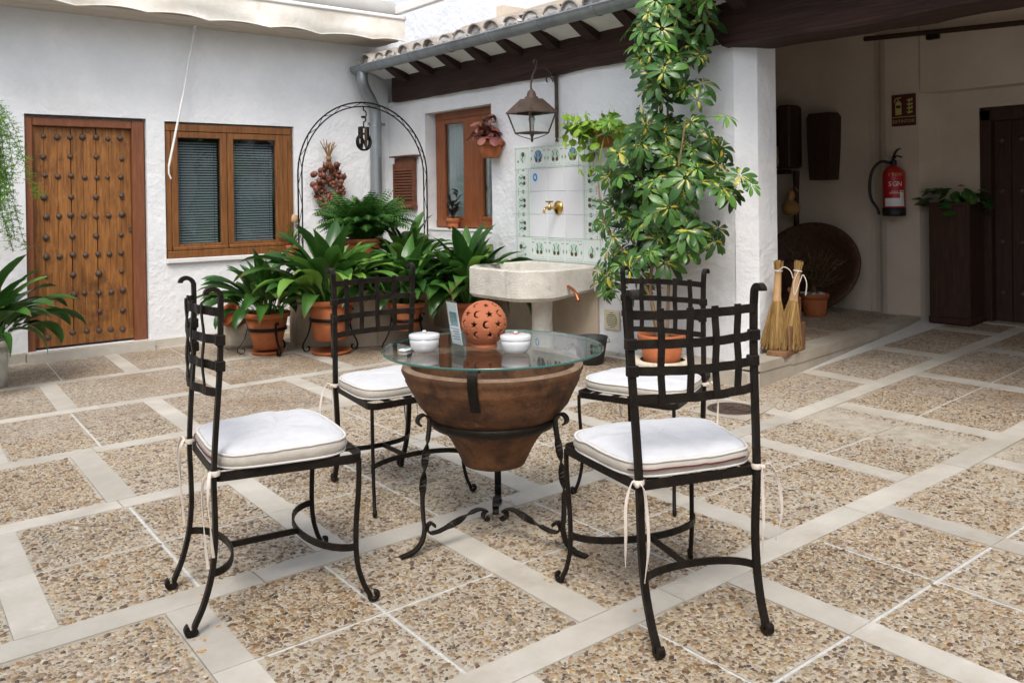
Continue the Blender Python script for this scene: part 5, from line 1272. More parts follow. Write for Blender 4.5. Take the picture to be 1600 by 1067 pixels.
# ------------------------------------------------------------------ fountain: tile panel, tap, sink, bucket
tpn = thing('tile_panel', 'glazed tile panel with green patterned border and white centre above the sink', 'tile panel', (XB, 5.364, .697))
PW, PH = 1.085, .985; tw_, th_ = PW/5, PH/5
bt = MB().box((0, 0, 0), (.014, tw_-.0025, th_-.0025), 'tileedge', bev=.002).mesh('border_tile'); ct_ = MB().box((0, 0, 0), (.014, tw_-.003, th_-.003), 'tile', bev=.003).mesh('tile')
def glaze(blue):
    """hand painted border motif: wash, two curled birds, leaf stars, dots, dashed edge; laid 0.4 mm over the tile, local x=outward plane (y,z)"""
    m_ = MB(); X_ = -.0074
    def poly(pts, mt, dx=0): m_.add([(X_-dx, y, z) for y, z in pts], [tuple(range(len(pts)))], mt)
    def disc(y, z, r_, mt, dx=0, n=9, sy=1): poly([(y+r_*sy*cos(2*pi*i/n), z+r_*sin(2*pi*i/n)) for i in range(n)], mt, dx)
    wash = 'g_blue' if blue else 'g_green'
    poly([(.052*cos(a)*(1+.15*cos(4*a)), .006+.056*sin(a)) for a in np.linspace(0, 2*pi, 21)[:-1]], wash)
    for s in (-1, 1):
        disc(s*.024, -.026, .018, 'g_dark', .0003); disc(s*.026, -.026, .006, 'oldclay', .0005)
        P_ = [(s*(.034-.014*sin(t*3.4)), -.01+.058*t) for t in np.linspace(0, 1, 9)]
        for (y0, z0), (y1, z1) in zip(P_[:-1], P_[1:]): poly([(y0-.0045, z0), (y0+.0045, z0), (y1+.0045, z1), (y1-.0045, z1)], 'g_dark', .0004)
        for k in range(5):
            a = R(-60+k*30) if s > 0 else R(120+k*30); c = (s*.083, -.012)
            poly([(c[0]-.004*sin(a), c[1]+.004*cos(a)), (c[0]+.030*cos(a)*.75, c[1]+.030*sin(a)), (c[0]+.004*sin(a), c[1]-.004*cos(a))], 'g_leaf', .0002)
        disc(s*.072, .056, .0065, 'g_dark', .0002, 7, .7); disc(s*.088, .056, .0065, 'g_dark', .0002, 7, .7)
    for z in (-.066, .078):
        for i in range(6): poly([(-.1+.2*i/6+.004, z), (-.1+.2*(i+1)/6-.004, z), (-.1+.2*(i+1)/6-.004, z+.0016), (-.1+.2*i/6+.004, z+.0016)], 'g_leaf', .0001)
        disc(-.05, z, .006, 'g_leaf', .0002, 8); disc(.05, z, .006, 'g_leaf', .0002, 8); disc(-.05, z, .0042, 'tileedge', .0004, 8); disc(.05, z, .0042, 'tileedge', .0004, 8)
    for i in range(15):
        y = -.1+.2*(i+.5)/15
        poly([(y-.0035, -.086), (y+.0035, -.086), (y+.0035, -.080), (y-.0035, -.080)], wash if blue else 'g_leaf', .0001)
        poly([(y-.0035, .086), (y+.0035, .086), (y+.0035, .090), (y-.0035, .090)], wash if blue else 'g_leaf', .0001)
    poly([(-.102, -.0935), (.102, -.0935), (.102, -.0905), (-.102, -.0905)], wash, .0001)
    return m_.mesh('glaze_pattern')
gz = [glaze(False), glaze(True)]
def corner_glaze():
    m_ = MB(); X_ = -.0074
    def poly(pts, mt, dx=0): m_.add([(X_-dx, y, z) for y, z in pts], [tuple(range(len(pts)))], mt)
    poly([(.045*cos(a)+.01, .045*sin(a)-.01) for a in np.linspace(0, 2*pi, 17)[:-1]], 'g_green')
    poly([(.022*cos(a)+.012, .022*sin(a)-.03) for a in np.linspace(0, 2*pi, 10)[:-1]], 'g_dark', .0003)
    P_ = [(.012-.014*sin(t*3.4), -.02+.065*t) for t in np.linspace(0, 1, 9)]
    for (y0, z0), (y1, z1) in zip(P_[:-1], P_[1:]): poly([(y0-.0045, z0), (y0+.0045, z0), (y1+.0045, z1), (y1-.0045, z1)], 'g_dark', .0004)
    for k in range(8):
        a = R(k*45); poly([(-.055-.004*sin(a), .03+.004*cos(a)), (-.055+.02*cos(a), .03+.02*sin(a)), (-.055+.004*sin(a), .03-.004*cos(a))], 'g_leaf', .0002)
    for i in range(15):
        y = -.1+.2*(i+.5)/15
        poly([(y-.0035, -.086), (y+.0035, -.086), (y+.0035, -.080), (y-.0035, -.080)], 'g_leaf', .0001); poly([(-.094, y-.0035), (-.088, y-.0035), (-.088, y+.0035), (-.094, y+.0035)], 'g_leaf', .0001)
    return m_.mesh('glaze_pattern')
gcn = corner_glaze()
for i in range(5):
    for j in range(5):
        y = -PW/2+(i+.5)*tw_; z = (j+.5)*th_; border = i in (0, 4) or j in (0, 4)
        o = link('border_tile' if border else 'tile', bt if border else ct_, tpn, (-.004+random.uniform(-.0007, .0007), y, z), (random.uniform(-.004, .004), random.uniform(-.004, .004)*.5, random.uniform(-.006, .006)))
        if border:
            cn = i in (0, 4) and j in (0, 4)
            if cn: g_ = gcn; ang = {(0, 0): 0, (4, 0): pi/2, (4, 4): pi, (0, 4): -pi/2}[(i, j)]
            else: g_ = gz[1] if (j == 4 and i in (1, 3)) else gz[0]; ang = 0 if j in (0, 4) else (pi/2 if i == 0 else -pi/2)
            if j == 4 and not cn: ang = 0
            link('glaze_pattern', g_, o, rot=(ang, 0, 0))
        if (i, j) == (3, 3):
            s_ = MB(); s_.add([(-.0076, .045+.030*cos(a), .025+.036*sin(a)) for a in np.linspace(0, 2*pi, 25)[:-1]], [tuple(range(24))], 'sticker')
            s_.add([(-.0079, .045+y_, .025+z_) for y_, z_ in ((-.010, -.014), (.010, -.014), (.010, .010), (-.010, .010))], [(0, 1, 2, 3)], 'paper'); s_.add([(-.0079, .045+y_, .025+z_) for y_, z_ in ((-.004, .010), (.004, .010), (.003, .018), (-.003, .018))], [(0, 1, 2, 3)], 'paper')
            obj('sticker', s_, parent=o)
tap = thing('brass_tap', 'brass garden tap on a round rose plate in the tile panel', 'tap', (XB-.012, 5.33, 1.150))
mX = Matrix.Rotation(-pi/2, 4, 'Y')
obj('rose', MB().lathe([(.058, 0), (.058, .003), (.050, .012), (.030, .022), (.016, .026), (0, .026)], 28, mt='brass', cap=False, mtx=mX), parent=tap)
b_ = MB().tube([(-.02, 0, 0), (-.09, 0, 0)], .011, 12, 'brass'); b_.lathe([(.012, -.02), (.017, -.012), (.017, .012), (.012, .02), (.008, .03), (.008, .048)], 14, (-.10, 0, 0), 'brass')
b_.tube(smooth_path([(-.10, 0, 0), (-.135, 0, .0), (-.155, 0, -.012), (-.160, 0, -.045)], 5), [.010]*13+[.010, .012, .012], 12, 'brass'); obj('body', b_, parent=tap)
obj('handle', MB().tube([(-.10, -.038, .052), (-.10, .038, .052)], .006, 8, 'brass').sphere((-.10, -.038, .052), .009, 8, 6, 'brass').sphere((-.10, .038, .052), .009, 8, 6, 'brass'), parent=tap)

snk = thing('stone_sink', 'pale carved stone sink with rounded front on a stone column under the tap', 'sink', (0, 0, 0))
def sink_outline(ins):
    pts = [(XB-.0-(ins if ins else 0), 5.72-ins), (4.20+ins*.6, 5.73-ins), (4.115+ins, 5.66-ins*.6)]
    pts += [(4.035+ins+.02*((y-5.3)/.4)**2, y) for y in np.linspace(5.58, 5.12, 7)]
    pts += [(4.36-(.325-ins)*cos(a), 5.10-(.265-ins)*sin(a)) for a in np.linspace(.05, pi/2, 9)]
    pts += [(4.52, 4.838+ins), (XB-(ins if ins else 0), 4.842+ins)]
    return pts
o_, i_, i2 = sink_outline(0), sink_outline(.055), sink_outline(.10)
n_ = len(o_); m_ = MB()
def zb(x): return .448+.05*max(0, (x-4.3)/.5)
zt = .690
rings = [[(x, y, zb(x)) for x, y in sink_outline(.035)], [(x, y, zb(x)+.03) for x, y in o_], [(x, y, zt-.012) for x, y in o_], [(x, y, zt) for x, y in sink_outline(.010)], [(x, y, zt) for x, y in sink_outline(.045)], [(x, y, zt-.012) for x, y in i_], [(x, y, zt-.13) for x, y in i2]]
vs = [p for r_ in rings for p in r_]
vs = [(x+.005*noise.noise((x*7, y*7, z*7)), y+.005*noise.noise((x*7+9, y*7, z*7)), z+.004*noise.noise((x*5, y*5, 3))) for x, y, z in vs]
m_.add(vs, [(k*n_+i, k*n_+(i+1) % n_, (k+1)*n_+(i+1) % n_, (k+1)*n_+i) for k in range(len(rings)-1) for i in range(n_)], 'sinkstone', False)
m_.add(vs[:n_], [tuple(reversed(range(n_)))], 'sinkstone'); m_.add(vs[-n_:], [tuple(range(n_))], 'sinkstone')
obj('basin', m_, parent=snk)
obj('column', MB().lathe([(.11, -.03), (.105, .02), (.085, .06), (.080, .3), (.084, .42), (.10, .46)], 24, (4.42, 5.13, 0), 'sinkstone', cap=True, jit=.02), parent=snk)
obj('wall_block', MB().box((XB-.05, 4.80, .59), (.10, .07, .20), 'sinkstone', bev=.01), parent=snk)
# roundel on the front
obj('roundel', MB().lathe([(.017, 0), (.020, .002), (.022, .005), (.024, .002), (.026, 0)], 18, (4.042, 5.27, .565), 'sinkstone', mtx=Matrix.Rotation(-pi/2, 4, 'Y'), cap=False), parent=snk)
obj('spout', MB().tube(smooth_path([(4.44, 4.86, .555), (4.42, 4.80, .550), (4.40, 4.72, .520), (4.385, 4.67, .465)], 6), .013, 12, 'copper'), parent=snk)
bk = thing('black_bucket', 'black metal bucket on the ground below the copper sink spout', 'bucket', (4.47, 4.62, zf(4.46, 4.62)), scale=.86)
obj('body', MB().lathe([(0, .002), (.095, .002), (.135, .225), (.142, .235), (.138, .240), (.130, .228), (.09, .012), (0, .012)], 32, mt='blackpaint', cap=False), parent=bk)
obj('handle', MB().tube([(.139*cos(a)*.0+.0, .139*cos(a), .225-.03*sin(a)) if False else (.145*sin(a)*.55+.06, .139*cos(a), .225-.10*sin(a)*.5) for a in np.linspace(0, pi, 15)], .0035, 6, 'blackpaint'), parent=bk)
vt = thing('wall_vent', 'cream square wall vent with a round louvred grille low beside the sink', 'vent', (XB-.008, 4.725, .275))
vp_ = MB().box((0, 0, 0), (.014, .165, .150), 'offwhite', bev=.003); obj('plate', vp_, parent=vt)
obj('dark_disc', MB().lathe([(.058, .0075), (0, .0075)], 24, mt='dark', cap=False, mtx=Matrix.Rotation(-pi/2, 4, 'Y')), parent=vt)
for i in range(7):
    z = -.048+i*.016; hw = math.sqrt(max(.0001, .06**2-z*z)); obj('louvre', MB().box((-.012, 0, z), (.004, 2*hw, .0085), 'offwhite', mtx=Matrix.Rotation(R(24), 4, 'Y')), parent=vt)
dr = thing('floor_drain', 'round rusty iron drain cover set in the pebble paving', 'drain', (4.06, 3.05, .0045), R(12))
obj('frame', MB().box((0, 0, .002), (.36, .34, .008), 'step', bev=.002), parent=dr)
obj('cover', MB().lathe([(.140, .0065), (.138, .011), (.120, .011), (.118, .008), (.10, .008), (.098, .011), (.086, .011), (0, .009)], 36, mt='iron_rust', cap=False), parent=dr)
for i in range(8):
    a = 2*pi*i/8; obj('spoke', MB().bar([(.02*cos(a), .02*sin(a), .0125), (.085*cos(a+.4), .085*sin(a+.4), .0125)], .012, .004, (-sin(a), cos(a), 0), 'iron_rust'), parent=dr)
hb = MB()
for r_ in range(40):
    a = 2*pi*r_/40; hb.box((.109*cos(a), .109*sin(a), .0085), (.008, .008, .003), 'iron', rz=a)
obj('hatching', hb, parent=dr)['kind'] = 'stuff'
ol = MB().lathe([(.030, 0), (.030, .09), (.024, .09), (.024, .01), (0, .01)], 18, mt='blackrub', cap=False, mtx=Matrix.Rotation(-pi/2, 4, 'Y') @ Matrix.Rotation(.15, 4, 'X'))
oo = tag(obj('drain_pipe', ol), 'short black pipe outlet poking from the stone curb behind the chairs', 'pipe'); oo.location = (4.56, 3.62, .05)

# ------------------------------------------------------------------ wall lantern
YL = 5.33
ln = thing('wall_lantern', 'rusty iron lantern with glass panes hanging from a wall bracket', 'lantern', (4.51, YL, 0))
br = MB().bar([(.272, 0, 2.57), (.272, 0, 1.735)], .030, .012, (0, 1, 0), 'iron_rust'); br.lathe([(.016, 0), (.010, .03), (0, .04)], 8, (.272, 0, 1.70), 'iron_rust')
arm = smooth_path([(.268, 0, 2.16), (.235, 0, 2.245), (.16, 0, 2.30), (.08, 0, 2.295), (.03, 0, 2.27)], 8); br.bar(arm, .014, .008, (0, 1, 0), 'iron_rust')
br.bar(spiral((.185, 0, 2.20), (1, 0, 0), (0, 0, 1), .05, .012, -.1, 4.2, 16), .012, .005, (0, 1, 0), 'iron_rust'); obj('bracket', br, parent=ln)
hk = smooth_path([(0, 0, 2.08), (-.004, 0, 2.15), (.012, 0, 2.22), (.045, 0, 2.28), (.062, 0, 2.33)], 6)+[Vector(p) for p in spiral((.042, 0, 2.345), (1, 0, 0), (0, 0, 1), .024, .008, -.3, 4.0, 12)]
obj('hook', MB().tube(hk, .008, 8, 'iron_rust'), parent=ln)
obj('finial', MB().lathe([(.052, 2.035), (.056, 2.055), (.040, 2.062), (.038, 2.075), (.030, 2.10), (.012, 2.115), (.008, 2.13)], 20, mt='iron_rust', cap=True), parent=ln)
def frus(m_, r0, z0, r1, z1, mt, th=0):
    c = [(1, 1), (-1, 1), (-1, -1), (1, -1)]
    vs = [(r0*a, r0*b, z0) for a, b in c]+[(r1*a, r1*b, z1) for a, b in c]
    m_.add(vs, [(i, (i+1) % 4, 4+(i+1) % 4, 4+i) for i in range(4)], mt)
rf = MB(); frus(rf, .150, 1.932, .066, 2.040, 'iron_rust'); frus(rf, .146, 1.930, .060, 2.036, 'iron_rust'); frus(rf, .152, 1.922, .150, 1.932, 'iron_rust')
obj('cap', rf, parent=ln)
fr_ = MB()
for a, b in ((1, 1), (-1, 1), (-1, -1), (1, -1)): fr_.tube([(.140*a, .140*b, 1.928), (.096*a, .096*b, 1.765)], .007, 5, 'iron_rust')
for r_, z in ((.141, 1.926), (.097, 1.764)):
    c = [(r_, r_), (-r_, r_), (-r_, -r_), (r_, -r_)]
    for i in range(4): fr_.tube([(*c[i], z), (*c[(i+1) % 4], z)], .007, 5, 'iron_rust')
for a, b in ((1, 1), (-1, 1), (-1, -1), (1, -1)): fr_.tube(smooth_path([(.096*a, .096*b, 1.76), (.06*a, .06*b, 1.735), (.01*a, .01*b, 1.715)], 4), .004, 5, 'iron_rust')
fr_.lathe([(.016, 1.765), (.016, 1.74), (.010, 1.73), (.012, 1.70), (.0, 1.685)], 10, mt='iron_rust'); fr_.box((0, 0, 1.764), (.19, .02, .006), 'iron_rust'); fr_.box((0, 0, 1.764), (.02, .19, .006), 'iron_rust')
obj('frame', fr_, parent=ln)
cc = [(1, 1), (-1, 1), (-1, -1), (1, -1)]
for i in range(4):
    a, b = cc[i], cc[(i+1) % 4]; m_ = MB(); m_.add([(.138*a[0], .138*a[1], 1.924), (.138*b[0], .138*b[1], 1.924), (.095*b[0], .095*b[1], 1.768), (.095*a[0], .095*a[1], 1.768)], [(0, 1, 2, 3)], 'lampglass'); obj('pane', m_, parent=ln)
obj('bulb', MB().lathe([(.014, 1.77), (.014, 1.82), (.022, 1.85), (.030, 1.875), (.022, 1.90), (0, 1.908)], 16, mt='china', cap=False), parent=ln)

# ------------------------------------------------------------------ onion string, washboard
on = thing('onion_string', 'bunch of dried red onions hanging by their stalks on the far wall', 'onions', (4.03, YA-.07, 1.15))
OM = MB().lathe([(0, -.036), (.020, -.031), (.034, -.012), (.034, .008), (.022, .026), (.008, .036), (.004, .055), (0, .056)], 14, mt='garlic', cap=False).mesh('onion')
for i in range(105):
    f = i/104; z = .02+.43*f; w_ = .175*sin(pi*min(1, .25+.62*(1-f)))**.9*(1.0 if f < .8 else .7)
    x = LV.uniform(-w_, w_); y = -LV.uniform(0, .085)
    link('onion', OM, on, (x, y, z), (LV.uniform(-1.1, 1.1), LV.uniform(-1.1, 1.1), LV.uniform(0, 6)), LV.uniform(.55, .95))
sk = MB()
for i in range(34):
    a = LV.uniform(-1, 1); b = LV.uniform(-1, 1)
    sk.tube(smooth_path([(a*.15, -.02+b*.02, .20+LV.random()*.12), (a*.06, -.03, .42), (a*.02, -.03+b*.01, .52), (a*.05, -.03+b*.02, .60), (a*.09+LV.uniform(-.02, .02), -.03+b*.03, .62+LV.random()*.09)], 4), .0032, 4, 'straw')
for i in range(40):
    a = LV.uniform(-1, 1); z = LV.uniform(.05, .38); sk.tube([(a*.15, -.06, z), (a*.21+LV.uniform(-.02, .02), -.07+LV.uniform(-.02, .02), z-LV.uniform(-.05, .08))], .0012, 3, 'straw')
obj('stalks', sk, parent=on); obj('tie', MB().lathe([(.026, .50), (.030, .515), (.026, .53)], 12, (0, -.03, 0), 'straw', cap=False), parent=on)
wb = thing('wooden_washboard', 'old ribbed wooden washboard hanging on the wall left of the tall window', 'washboard', (XB-.03, 7.70, 1.12), 0)
bd = MB().box((0, 0, .28), (.03, .385, .53), 'boardwood', bev=.004); obj('board', bd, parent=wb)
obj('top_rail', MB().box((-.012, 0, .565), (.075, .49, .016), 'boardwood', bev=.003), parent=wb)
for i in range(11): obj('rib', MB().tube([(-.018, -.180, .42-i*.030), (-.018, .180, .42-i*.030)], .0125, 8, 'boardwood'), parent=wb)
obj('foot', MB().tube([(-.01, -.2, .035), (-.01, .06, .03)], .03, 10, 'boardwood'), parent=wb)
for s in (-1, 1): obj('stile', MB().box((-.018, s*.188, .26), (.04, .016, .46), 'boardwood', bev=.003), parent=wb)

# ------------------------------------------------------------------ passage things
PXw = 7.38
def wall_trough(name, label, y0, y1, z0, z1, taper, x0=PXw-.02, dep=.14, gr=None):
    m_ = MB(); yc = (y0+y1)/2; w_ = (y1-y0)/2
    sec = [(z0, w_*taper), (z0+(z1-z0)*.5, w_*.95), (z1-.04, w_), (z1, w_*.8)]
    vs = []
    for z, ww in sec: vs += [(x0, yc-ww, z), (x0-dep, yc-ww*.8, z), (x0-dep, yc+ww*.8, z), (x0, yc+ww, z)]
    m_.add(vs, [(k*4+i, k*4+(i+1) % 4, (k+1)*4+(i+1) % 4, (k+1)*4+i) for k in range(3) for i in range(4)]+[(3, 2, 1, 0), (12, 13, 14, 15)], 'darkwood')
    return tag(obj(name, m_), label, 'wooden board', gr)
wall_trough('wooden_trough', 'black tapered wooden trough hung alone in the middle of the passage wall', 4.262, 4.566, 1.362, 1.985, .80)
bx = thing('wooden_box', 'dark wooden wall box at the pillar edge with a small gourd on its front', 'wooden box', (0, 0, 0))
obj('board', MB().box((PXw-.06, 5.0, 1.78), (.08, .66, .58), 'darkwood', bev=.01), parent=bx); obj('side_panel', MB().box((PXw-.13, 4.74, 1.785), (.20, .13, .60), 'darkwood', bev=.015), parent=bx)
obj('lower_shelf', MB().box((PXw-.08, 4.86, 1.45), (.10, .17, .04), 'darkwood', bev=.008), parent=bx)
obj('hung_gourd', MB().lathe([(0, 0), (.05, .02), (.058, .06), (.03, .105), (.036, .15), (.02, .19), (0, .20)], 18, (PXw-.20, 4.84, 1.50), 'gourd', cap=False), parent=bx)
gs = thing('gourd_stick', 'round yellow gourd tied on a black stick against passage wall', 'gourd', (PXw-.07, 4.71, 0))
obj('stick', MB().tube([(.0, 0, .62), (0, .0, 1.26), (0, -.005, 1.46)], [.026, .026, .034], 10, 'darkwood'), parent=gs)
obj('gourd', MB().lathe([(0, 1.03), (.05, 1.035), (.083, 1.075), (.083, 1.115), (.055, 1.155), (.028, 1.175), (.032, 1.19), (.042, 1.22), (.034, 1.255), (.012, 1.275), (0, 1.278)], 22, (-.075, .01, .0), 'gourd', cap=False), parent=gs)
obj('cord', MB().tube(smooth_path([(-.075, .01, 1.27), (-.08, -.03, 1.30), (-.06, -.06, 1.26)], 5), .004, 5, 'straw'), parent=gs)
bl_ = thing('wooden_basin', 'huge round wooden basin leaning upright against the passage wall', 'basin', (7.10, 4.45, PZ+.385), 0)
mtx = Matrix.Rotation(R(8), 4, 'Z') @ Matrix.Rotation(-pi/2+R(20), 4, 'Y')
obj('dish', MB().lathe([(0, -.115), (.26, -.11), (.37, -.06), (.470, .015), (.488, .035), (.475, .050), (.435, .042), (.34, -.04), (.24, -.085), (0, -.095)], 56, mt='bowlwood', cap=False, mtx=mtx), parent=bl_)
bl_.scale = (1, 1, .88)
dpn = thing('dried_plant', 'small terracotta pot of dry twiggy plant and white chips in front of the wooden basin', 'potted plant', (6.72, 4.16, PZ))
pot(dpn, .09, .115, .20, 0, n=24)
chip = MB()
for i in range(26):
    a = LV.uniform(0, 6.3); r_ = .1*math.sqrt(LV.random()); chip.box((r_*cos(a), r_*sin(a), .185+LV.random()*.02), (.035, .025, .018), 'whitestone', mtx=Matrix.Rotation(LV.uniform(0, 3), 4, Vector((LV.random(), LV.random(), 1)).normalized()))
ch_ = obj('stone_chips', chip, parent=dpn); ch_['kind'] = 'stuff'
tg = MB()
for i in range(60):
    a = LV.uniform(0, 6.28); o1 = LV.uniform(.05, .26); h_ = LV.uniform(.15, .42)
    P_ = smooth_path([(0, 0, .18), (o1*.4*cos(a), o1*.4*sin(a), .18+h_*.55), (o1*cos(a), o1*sin(a), .18+h_)], 4); tg.tube(P_, .002, 3, 'straw')
    for q in P_[3:]:
        for k in range(4):
            d = Vector((LV.gauss(0, 1), LV.gauss(0, 1), LV.gauss(0, 1))).normalized()*.026; sd = d.orthogonal().normalized()*.008
            tg.add([q, q+d*.5+sd, q+d, q+d*.5-sd], [(0, 1, 2, 3)], 'dryleaf')
obj('twigs', tg, parent=dpn)
# brooms in a tray
try_ = thing('broom_tray', 'small wooden tray box on the step corner holding the two brooms', 'tray', (5.03, 3.330, PZ+.004), R(13))
obj('base', MB().box((0, 0, .018), (.36, .135, .036), 'traywood', bev=.004), parent=try_)
obj('side_board', MB().box((.03, -.062, .115), (.30, .014, .16), 'traywood', bev=.004), parent=try_); obj('back_board', MB().box((.172, 0, .115), (.014, .108, .16), 'traywood', bev=.004), parent=try_)
obj('peg', MB().tube([(.09, -.01, .03), (.10, -.01, .40)], .022, 10, 'boardwood').lathe([(.030, .40), (.034, .41), (.030, .43)], 12, (.10, -.01, 0), 'boardwood'), parent=try_)
obj('paddle', MB().box((.13, -.035, .22), (.02, .045, .30), 'boardwood', bev=.01), parent=try_)
def broom(loc, rot, label, tiecord):
    t = thing('straw_broom', label, 'broom', loc, 0, 'brooms in the wooden tray'); t.rotation_euler = rot
    st_ = MB(); r2 = random.Random(hash(label) % 999)
    for i in range(420):
        a = r2.uniform(0, 6.283); q = r2.random()**.35; x0, y0 = .026*q*cos(a), .026*q*sin(a); x1, y1 = .088*q*cos(a)+r2.uniform(-.014, .014), .055*q*sin(a)+r2.uniform(-.01, .01)
        st_.bar([(x0, y0, .335), (x0*1.3+(x1-x0)*.35, y0+(y1-y0)*.4, .20), (x1, y1, r2.uniform(-.012, .05))], .0036, .002, (sin(a), cos(a), 0), 'broom')
    o = obj('bristles', st_, parent=t); o['kind'] = 'stuff'
    obj('core', MB().lathe([(.030, .05), (.028, .15), (.024, .33)], 14, mt='broom'), parent=t)
    obj('handle', MB().lathe([(.030, .32), (.0295, .335), (.0265, .35), (.023, .45), (.022, .515), (.025, .52)], 16, mt='broomhandle'), parent=t)
    tf = MB()
    for i in range(70):
        a = r2.uniform(0, 6.283); q = math.sqrt(r2.random())*.026; tf.bar([(q*.8*cos(a), q*.8*sin(a), .51), (q*1.25*cos(a), q*1.25*sin(a), .575+r2.uniform(-.01, .015))], .005, .003, (sin(a), cos(a), 0), 'broom')
    obj('tuft', tf, parent=t)['kind'] = 'stuff'
    cdm = MB().lathe([(.0275, .515), (.030, .52), (.0275, .526)], 14, mt='ribbon', cap=False)
    cdm.tube(tiecord, .0034, 5, 'ribbon'); obj('cord', cdm, parent=t)
broom((4.925, 3.350, PZ+.045), (R(2), R(3), R(-50)), 'straw broom leaning left in the tray beside the pillar', smooth_path([(0, -.025, .52), (.03, -.04, .55), (.07, -.05, .53), (.09, -.05, .48)], 6))
broom((4.985, 3.300, PZ+.045), (R(-2), R(9), R(-50)), 'straw broom with a looped cord at its neck, right in the tray', smooth_path([(0, -.03, .52), (-.02, -.045, .44), (-.005, -.05, .36), (.015, -.045, .44), (.03, -.04, .50), (.06, -.045, .45), (.065, -.045, .37)], 6))
# extinguisher and sign
ex = thing('fire_extinguisher', 'red fire extinguisher with black hose hanging on the passage pillar', 'fire extinguisher', (7.205, 3.690, 1.035))
obj('cylinder', MB().lathe([(.088, .07), (.091, .075), (.091, .36), (.085, .385), (.060, .415), (.030, .428), (.022, .44)], 28, mt='red', cap=True), parent=ex)
obj('boot', MB().lathe([(.088, 0), (.094, .004), (.094, .072), (.088, .074)], 28, mt='blackrub'), parent=ex)
v_ = MB().lathe([(.024, .435), (.026, .45), (.026, .475), (.018, .485)], 14, mt='blackrub')
v_.bar(smooth_path([(.02, .02, .478), (-.03, -.02, .50), (-.06, -.06, .515), (-.08, -.11, .50)], 4), .022, .008, (1, -.6, 0), 'blackrub'); v_.bar(smooth_path([(.02, .02, .49), (-.02, -.02, .535), (-.05, -.06, .565), (-.06, -.09, .575)], 4), .020, .007, (1, -.6, 0), 'blackrub'); obj('valve', v_, parent=ex)
obj('hose', MB().tube(smooth_path([(-.02, .02, .46), (-.03, .10, .47), (-.035, .165, .41), (-.04, .195, .30), (-.045, .185, .16), (-.04, .125, .06), (-.05, .11, .015)], 8), .0125, 10, 'blackrub'), parent=ex)
lb = MB(); face = Vector((-.85, -.53, 0)).normalized(); 
def wrap(a0, a1, z0, z1, mt, r_=.0917):
    base = math.atan2(face.y, face.x); A = np.linspace(base+a0, base+a1, 9)
    lb.add([(r_*cos(a), r_*sin(a), z) for z in (z0, z1) for a in A], [(i, i+1, 10+i, 9+i) for i in range(8)], mt, True)
wrap(-.95, .95, .085, .155, 'paper'); wrap(.45, .9, .14, .22, 'white', .0922); wrap(-.5, .5, .195, .20, 'paper'); wrap(-.35, .3, .21, .214, 'paper'); wrap(.5, .85, .205, .212, 'ink', .0925)
tf_ = face*.0925; ur = Vector((-face.y, face.x, 0))
for i, ch in enumerate('SGN'):
    base = math.atan2(face.y, face.x)+(.42-.42*i)*-1; dv = Vector((cos(base), sin(base), 0)); text_mesh(lb, ch, .058, dv*.0922+Vector((0, 0, .275)), Vector((-dv.y, dv.x, 0)), (0, 0, 1), 'paper')
for i, ch in enumerate('ETON'):
    base = math.atan2(face.y, face.x)+(.48-.32*i)*-1; dv = Vector((cos(base), sin(base), 0)); text_mesh(lb, ch, .034, dv*.0922+Vector((0, 0, .355)), Vector((-dv.y, dv.x, 0)), (0, 0, 1), 'yellow_sign')
obj('label', lb, parent=ex)
sg = thing('extinguisher_sign', 'maroon sign reading EXTINTOR with extinguisher and flame symbols on the pillar', 'sign', (7.292, 3.640, 1.948))
obj('plate', MB().box((0, 0, 0), (.006, .212, .272), 'maroon_sign', bev=.0015), parent=sg)
ic = MB(); Xs = -.0036
def pg(pts, mt): ic.add([(Xs-.0003, -y, z) for y, z in pts], [tuple(range(len(pts)))], mt)
pg([(-.098, -.062), (.098, -.062), (.098, -.056), (-.098, -.056)], 'yellow_sign')
pg([(-.072, -.040)]+[(-.018, -.040), (-.018, .060), (-.030, .076), (-.060, .076), (-.072, .060)], 'yellow_sign')
pg([(-.052, .080), (-.038, .080), (-.038, .092), (-.052, .092)], 'yellow_sign'); pg([(-.064, .098), (-.020, .104), (-.022, .112), (-.066, .106)], 'yellow_sign'); pg([(-.084, .07), (-.076, .07), (-.066, .10), (-.072, .106)], 'yellow_sign')
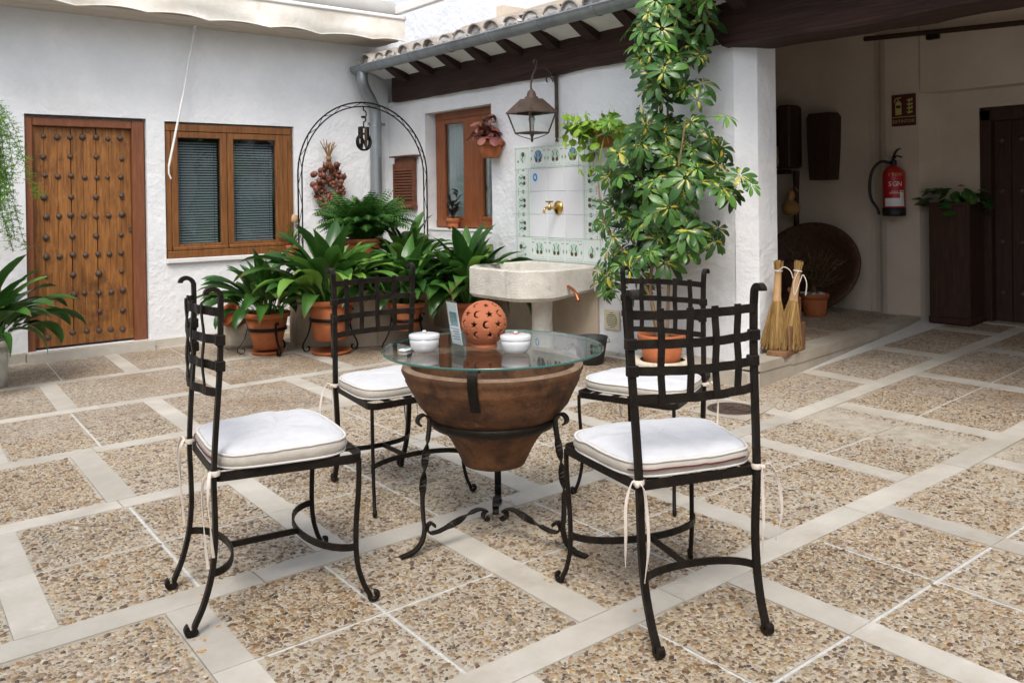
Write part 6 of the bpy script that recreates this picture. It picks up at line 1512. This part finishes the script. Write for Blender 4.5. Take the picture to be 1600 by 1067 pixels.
ic.add([(Xs-.0006, -y, z) for y, z in ((-.066, .018), (-.024, .018), (-.024, .044), (-.066, .044))], [(0, 1, 2, 3)], 'maroon_sign')
for k in range(4):
    z0 = -.035+k*.034; pg([(.022, z0+.022), (.044, z0), (.082, z0+.012), (.076, z0+.030+.008*(k % 2)), (.062, z0+.018), (.052, z0+.034), (.040, z0+.016)], 'yellow_sign')
text_mesh(ic, 'EXTINTOR', .040, (Xs, 0, -.098), (0, -1, 0), (0, 0, 1), 'yellow_sign', .0006)
obj('print', ic, parent=sg)
# big dark jar with a plant beside the door, and the dark pole
jar = thing('dark_planter', 'tall dark wooden planter box with a leafy plant in the shade beside the passage door', 'planter', (7.33, 3.225, .15))
pb = MB().box((0, 0, .03), (.30, .34, .06), 'darkwood', bev=.01); obj('plinth', pb, parent=jar)
for sx_, sy_, dx_, dy_ in ((-.135, 0, .02, .32), (.135, 0, .02, .32), (0, -.15, .25, .02), (0, .15, .25, .02)): obj('side_panel', MB().box((sx_, sy_, .53), (dx_, dy_, .94), 'darkwood', bev=.005), parent=jar)
obj('rim', MB().box((0, 0, .985), (.32, .36, .03), 'darkwood', bev=.008), parent=jar)
DKL = [round_leaf(.085, .075, 'fern', .05, .25), round_leaf(.07, .06, 'fern', .05, .4)]
for i in range(90):
    a = LV.uniform(0, 6.28); r_ = .26*math.sqrt(LV.random()); z = 1.0+LV.uniform(-.10, .16)*(1-.4*r_/.26)
    link('leaf', DKL[i % 2], jar, mtx=Matrix.Translation((r_*cos(a)*.6, r_*sin(a), z)) @ Matrix.Rotation(a+LV.uniform(-.5, .5), 4, 'Z') @ Matrix.Rotation(LV.uniform(-.4, .7), 4, 'Y') @ Matrix.Scale(LV.uniform(.7, 1.3), 4))
pole = MB().tube([(7.22, 3.95, 2.60), (7.22, 1.5, 2.47)], .022, 10, 'darkwood'); pole.box((7.24, 3.36, 2.545), (.06, .10, .07), 'iron', bev=.008); pole.tube([(7.26, 3.36, 2.56), (7.34, 3.36, 2.56)], .012, 6, 'iron')
tag(obj('curtain_pole', pole), 'thin dark pole with a bracket high on the passage wall', 'pole')
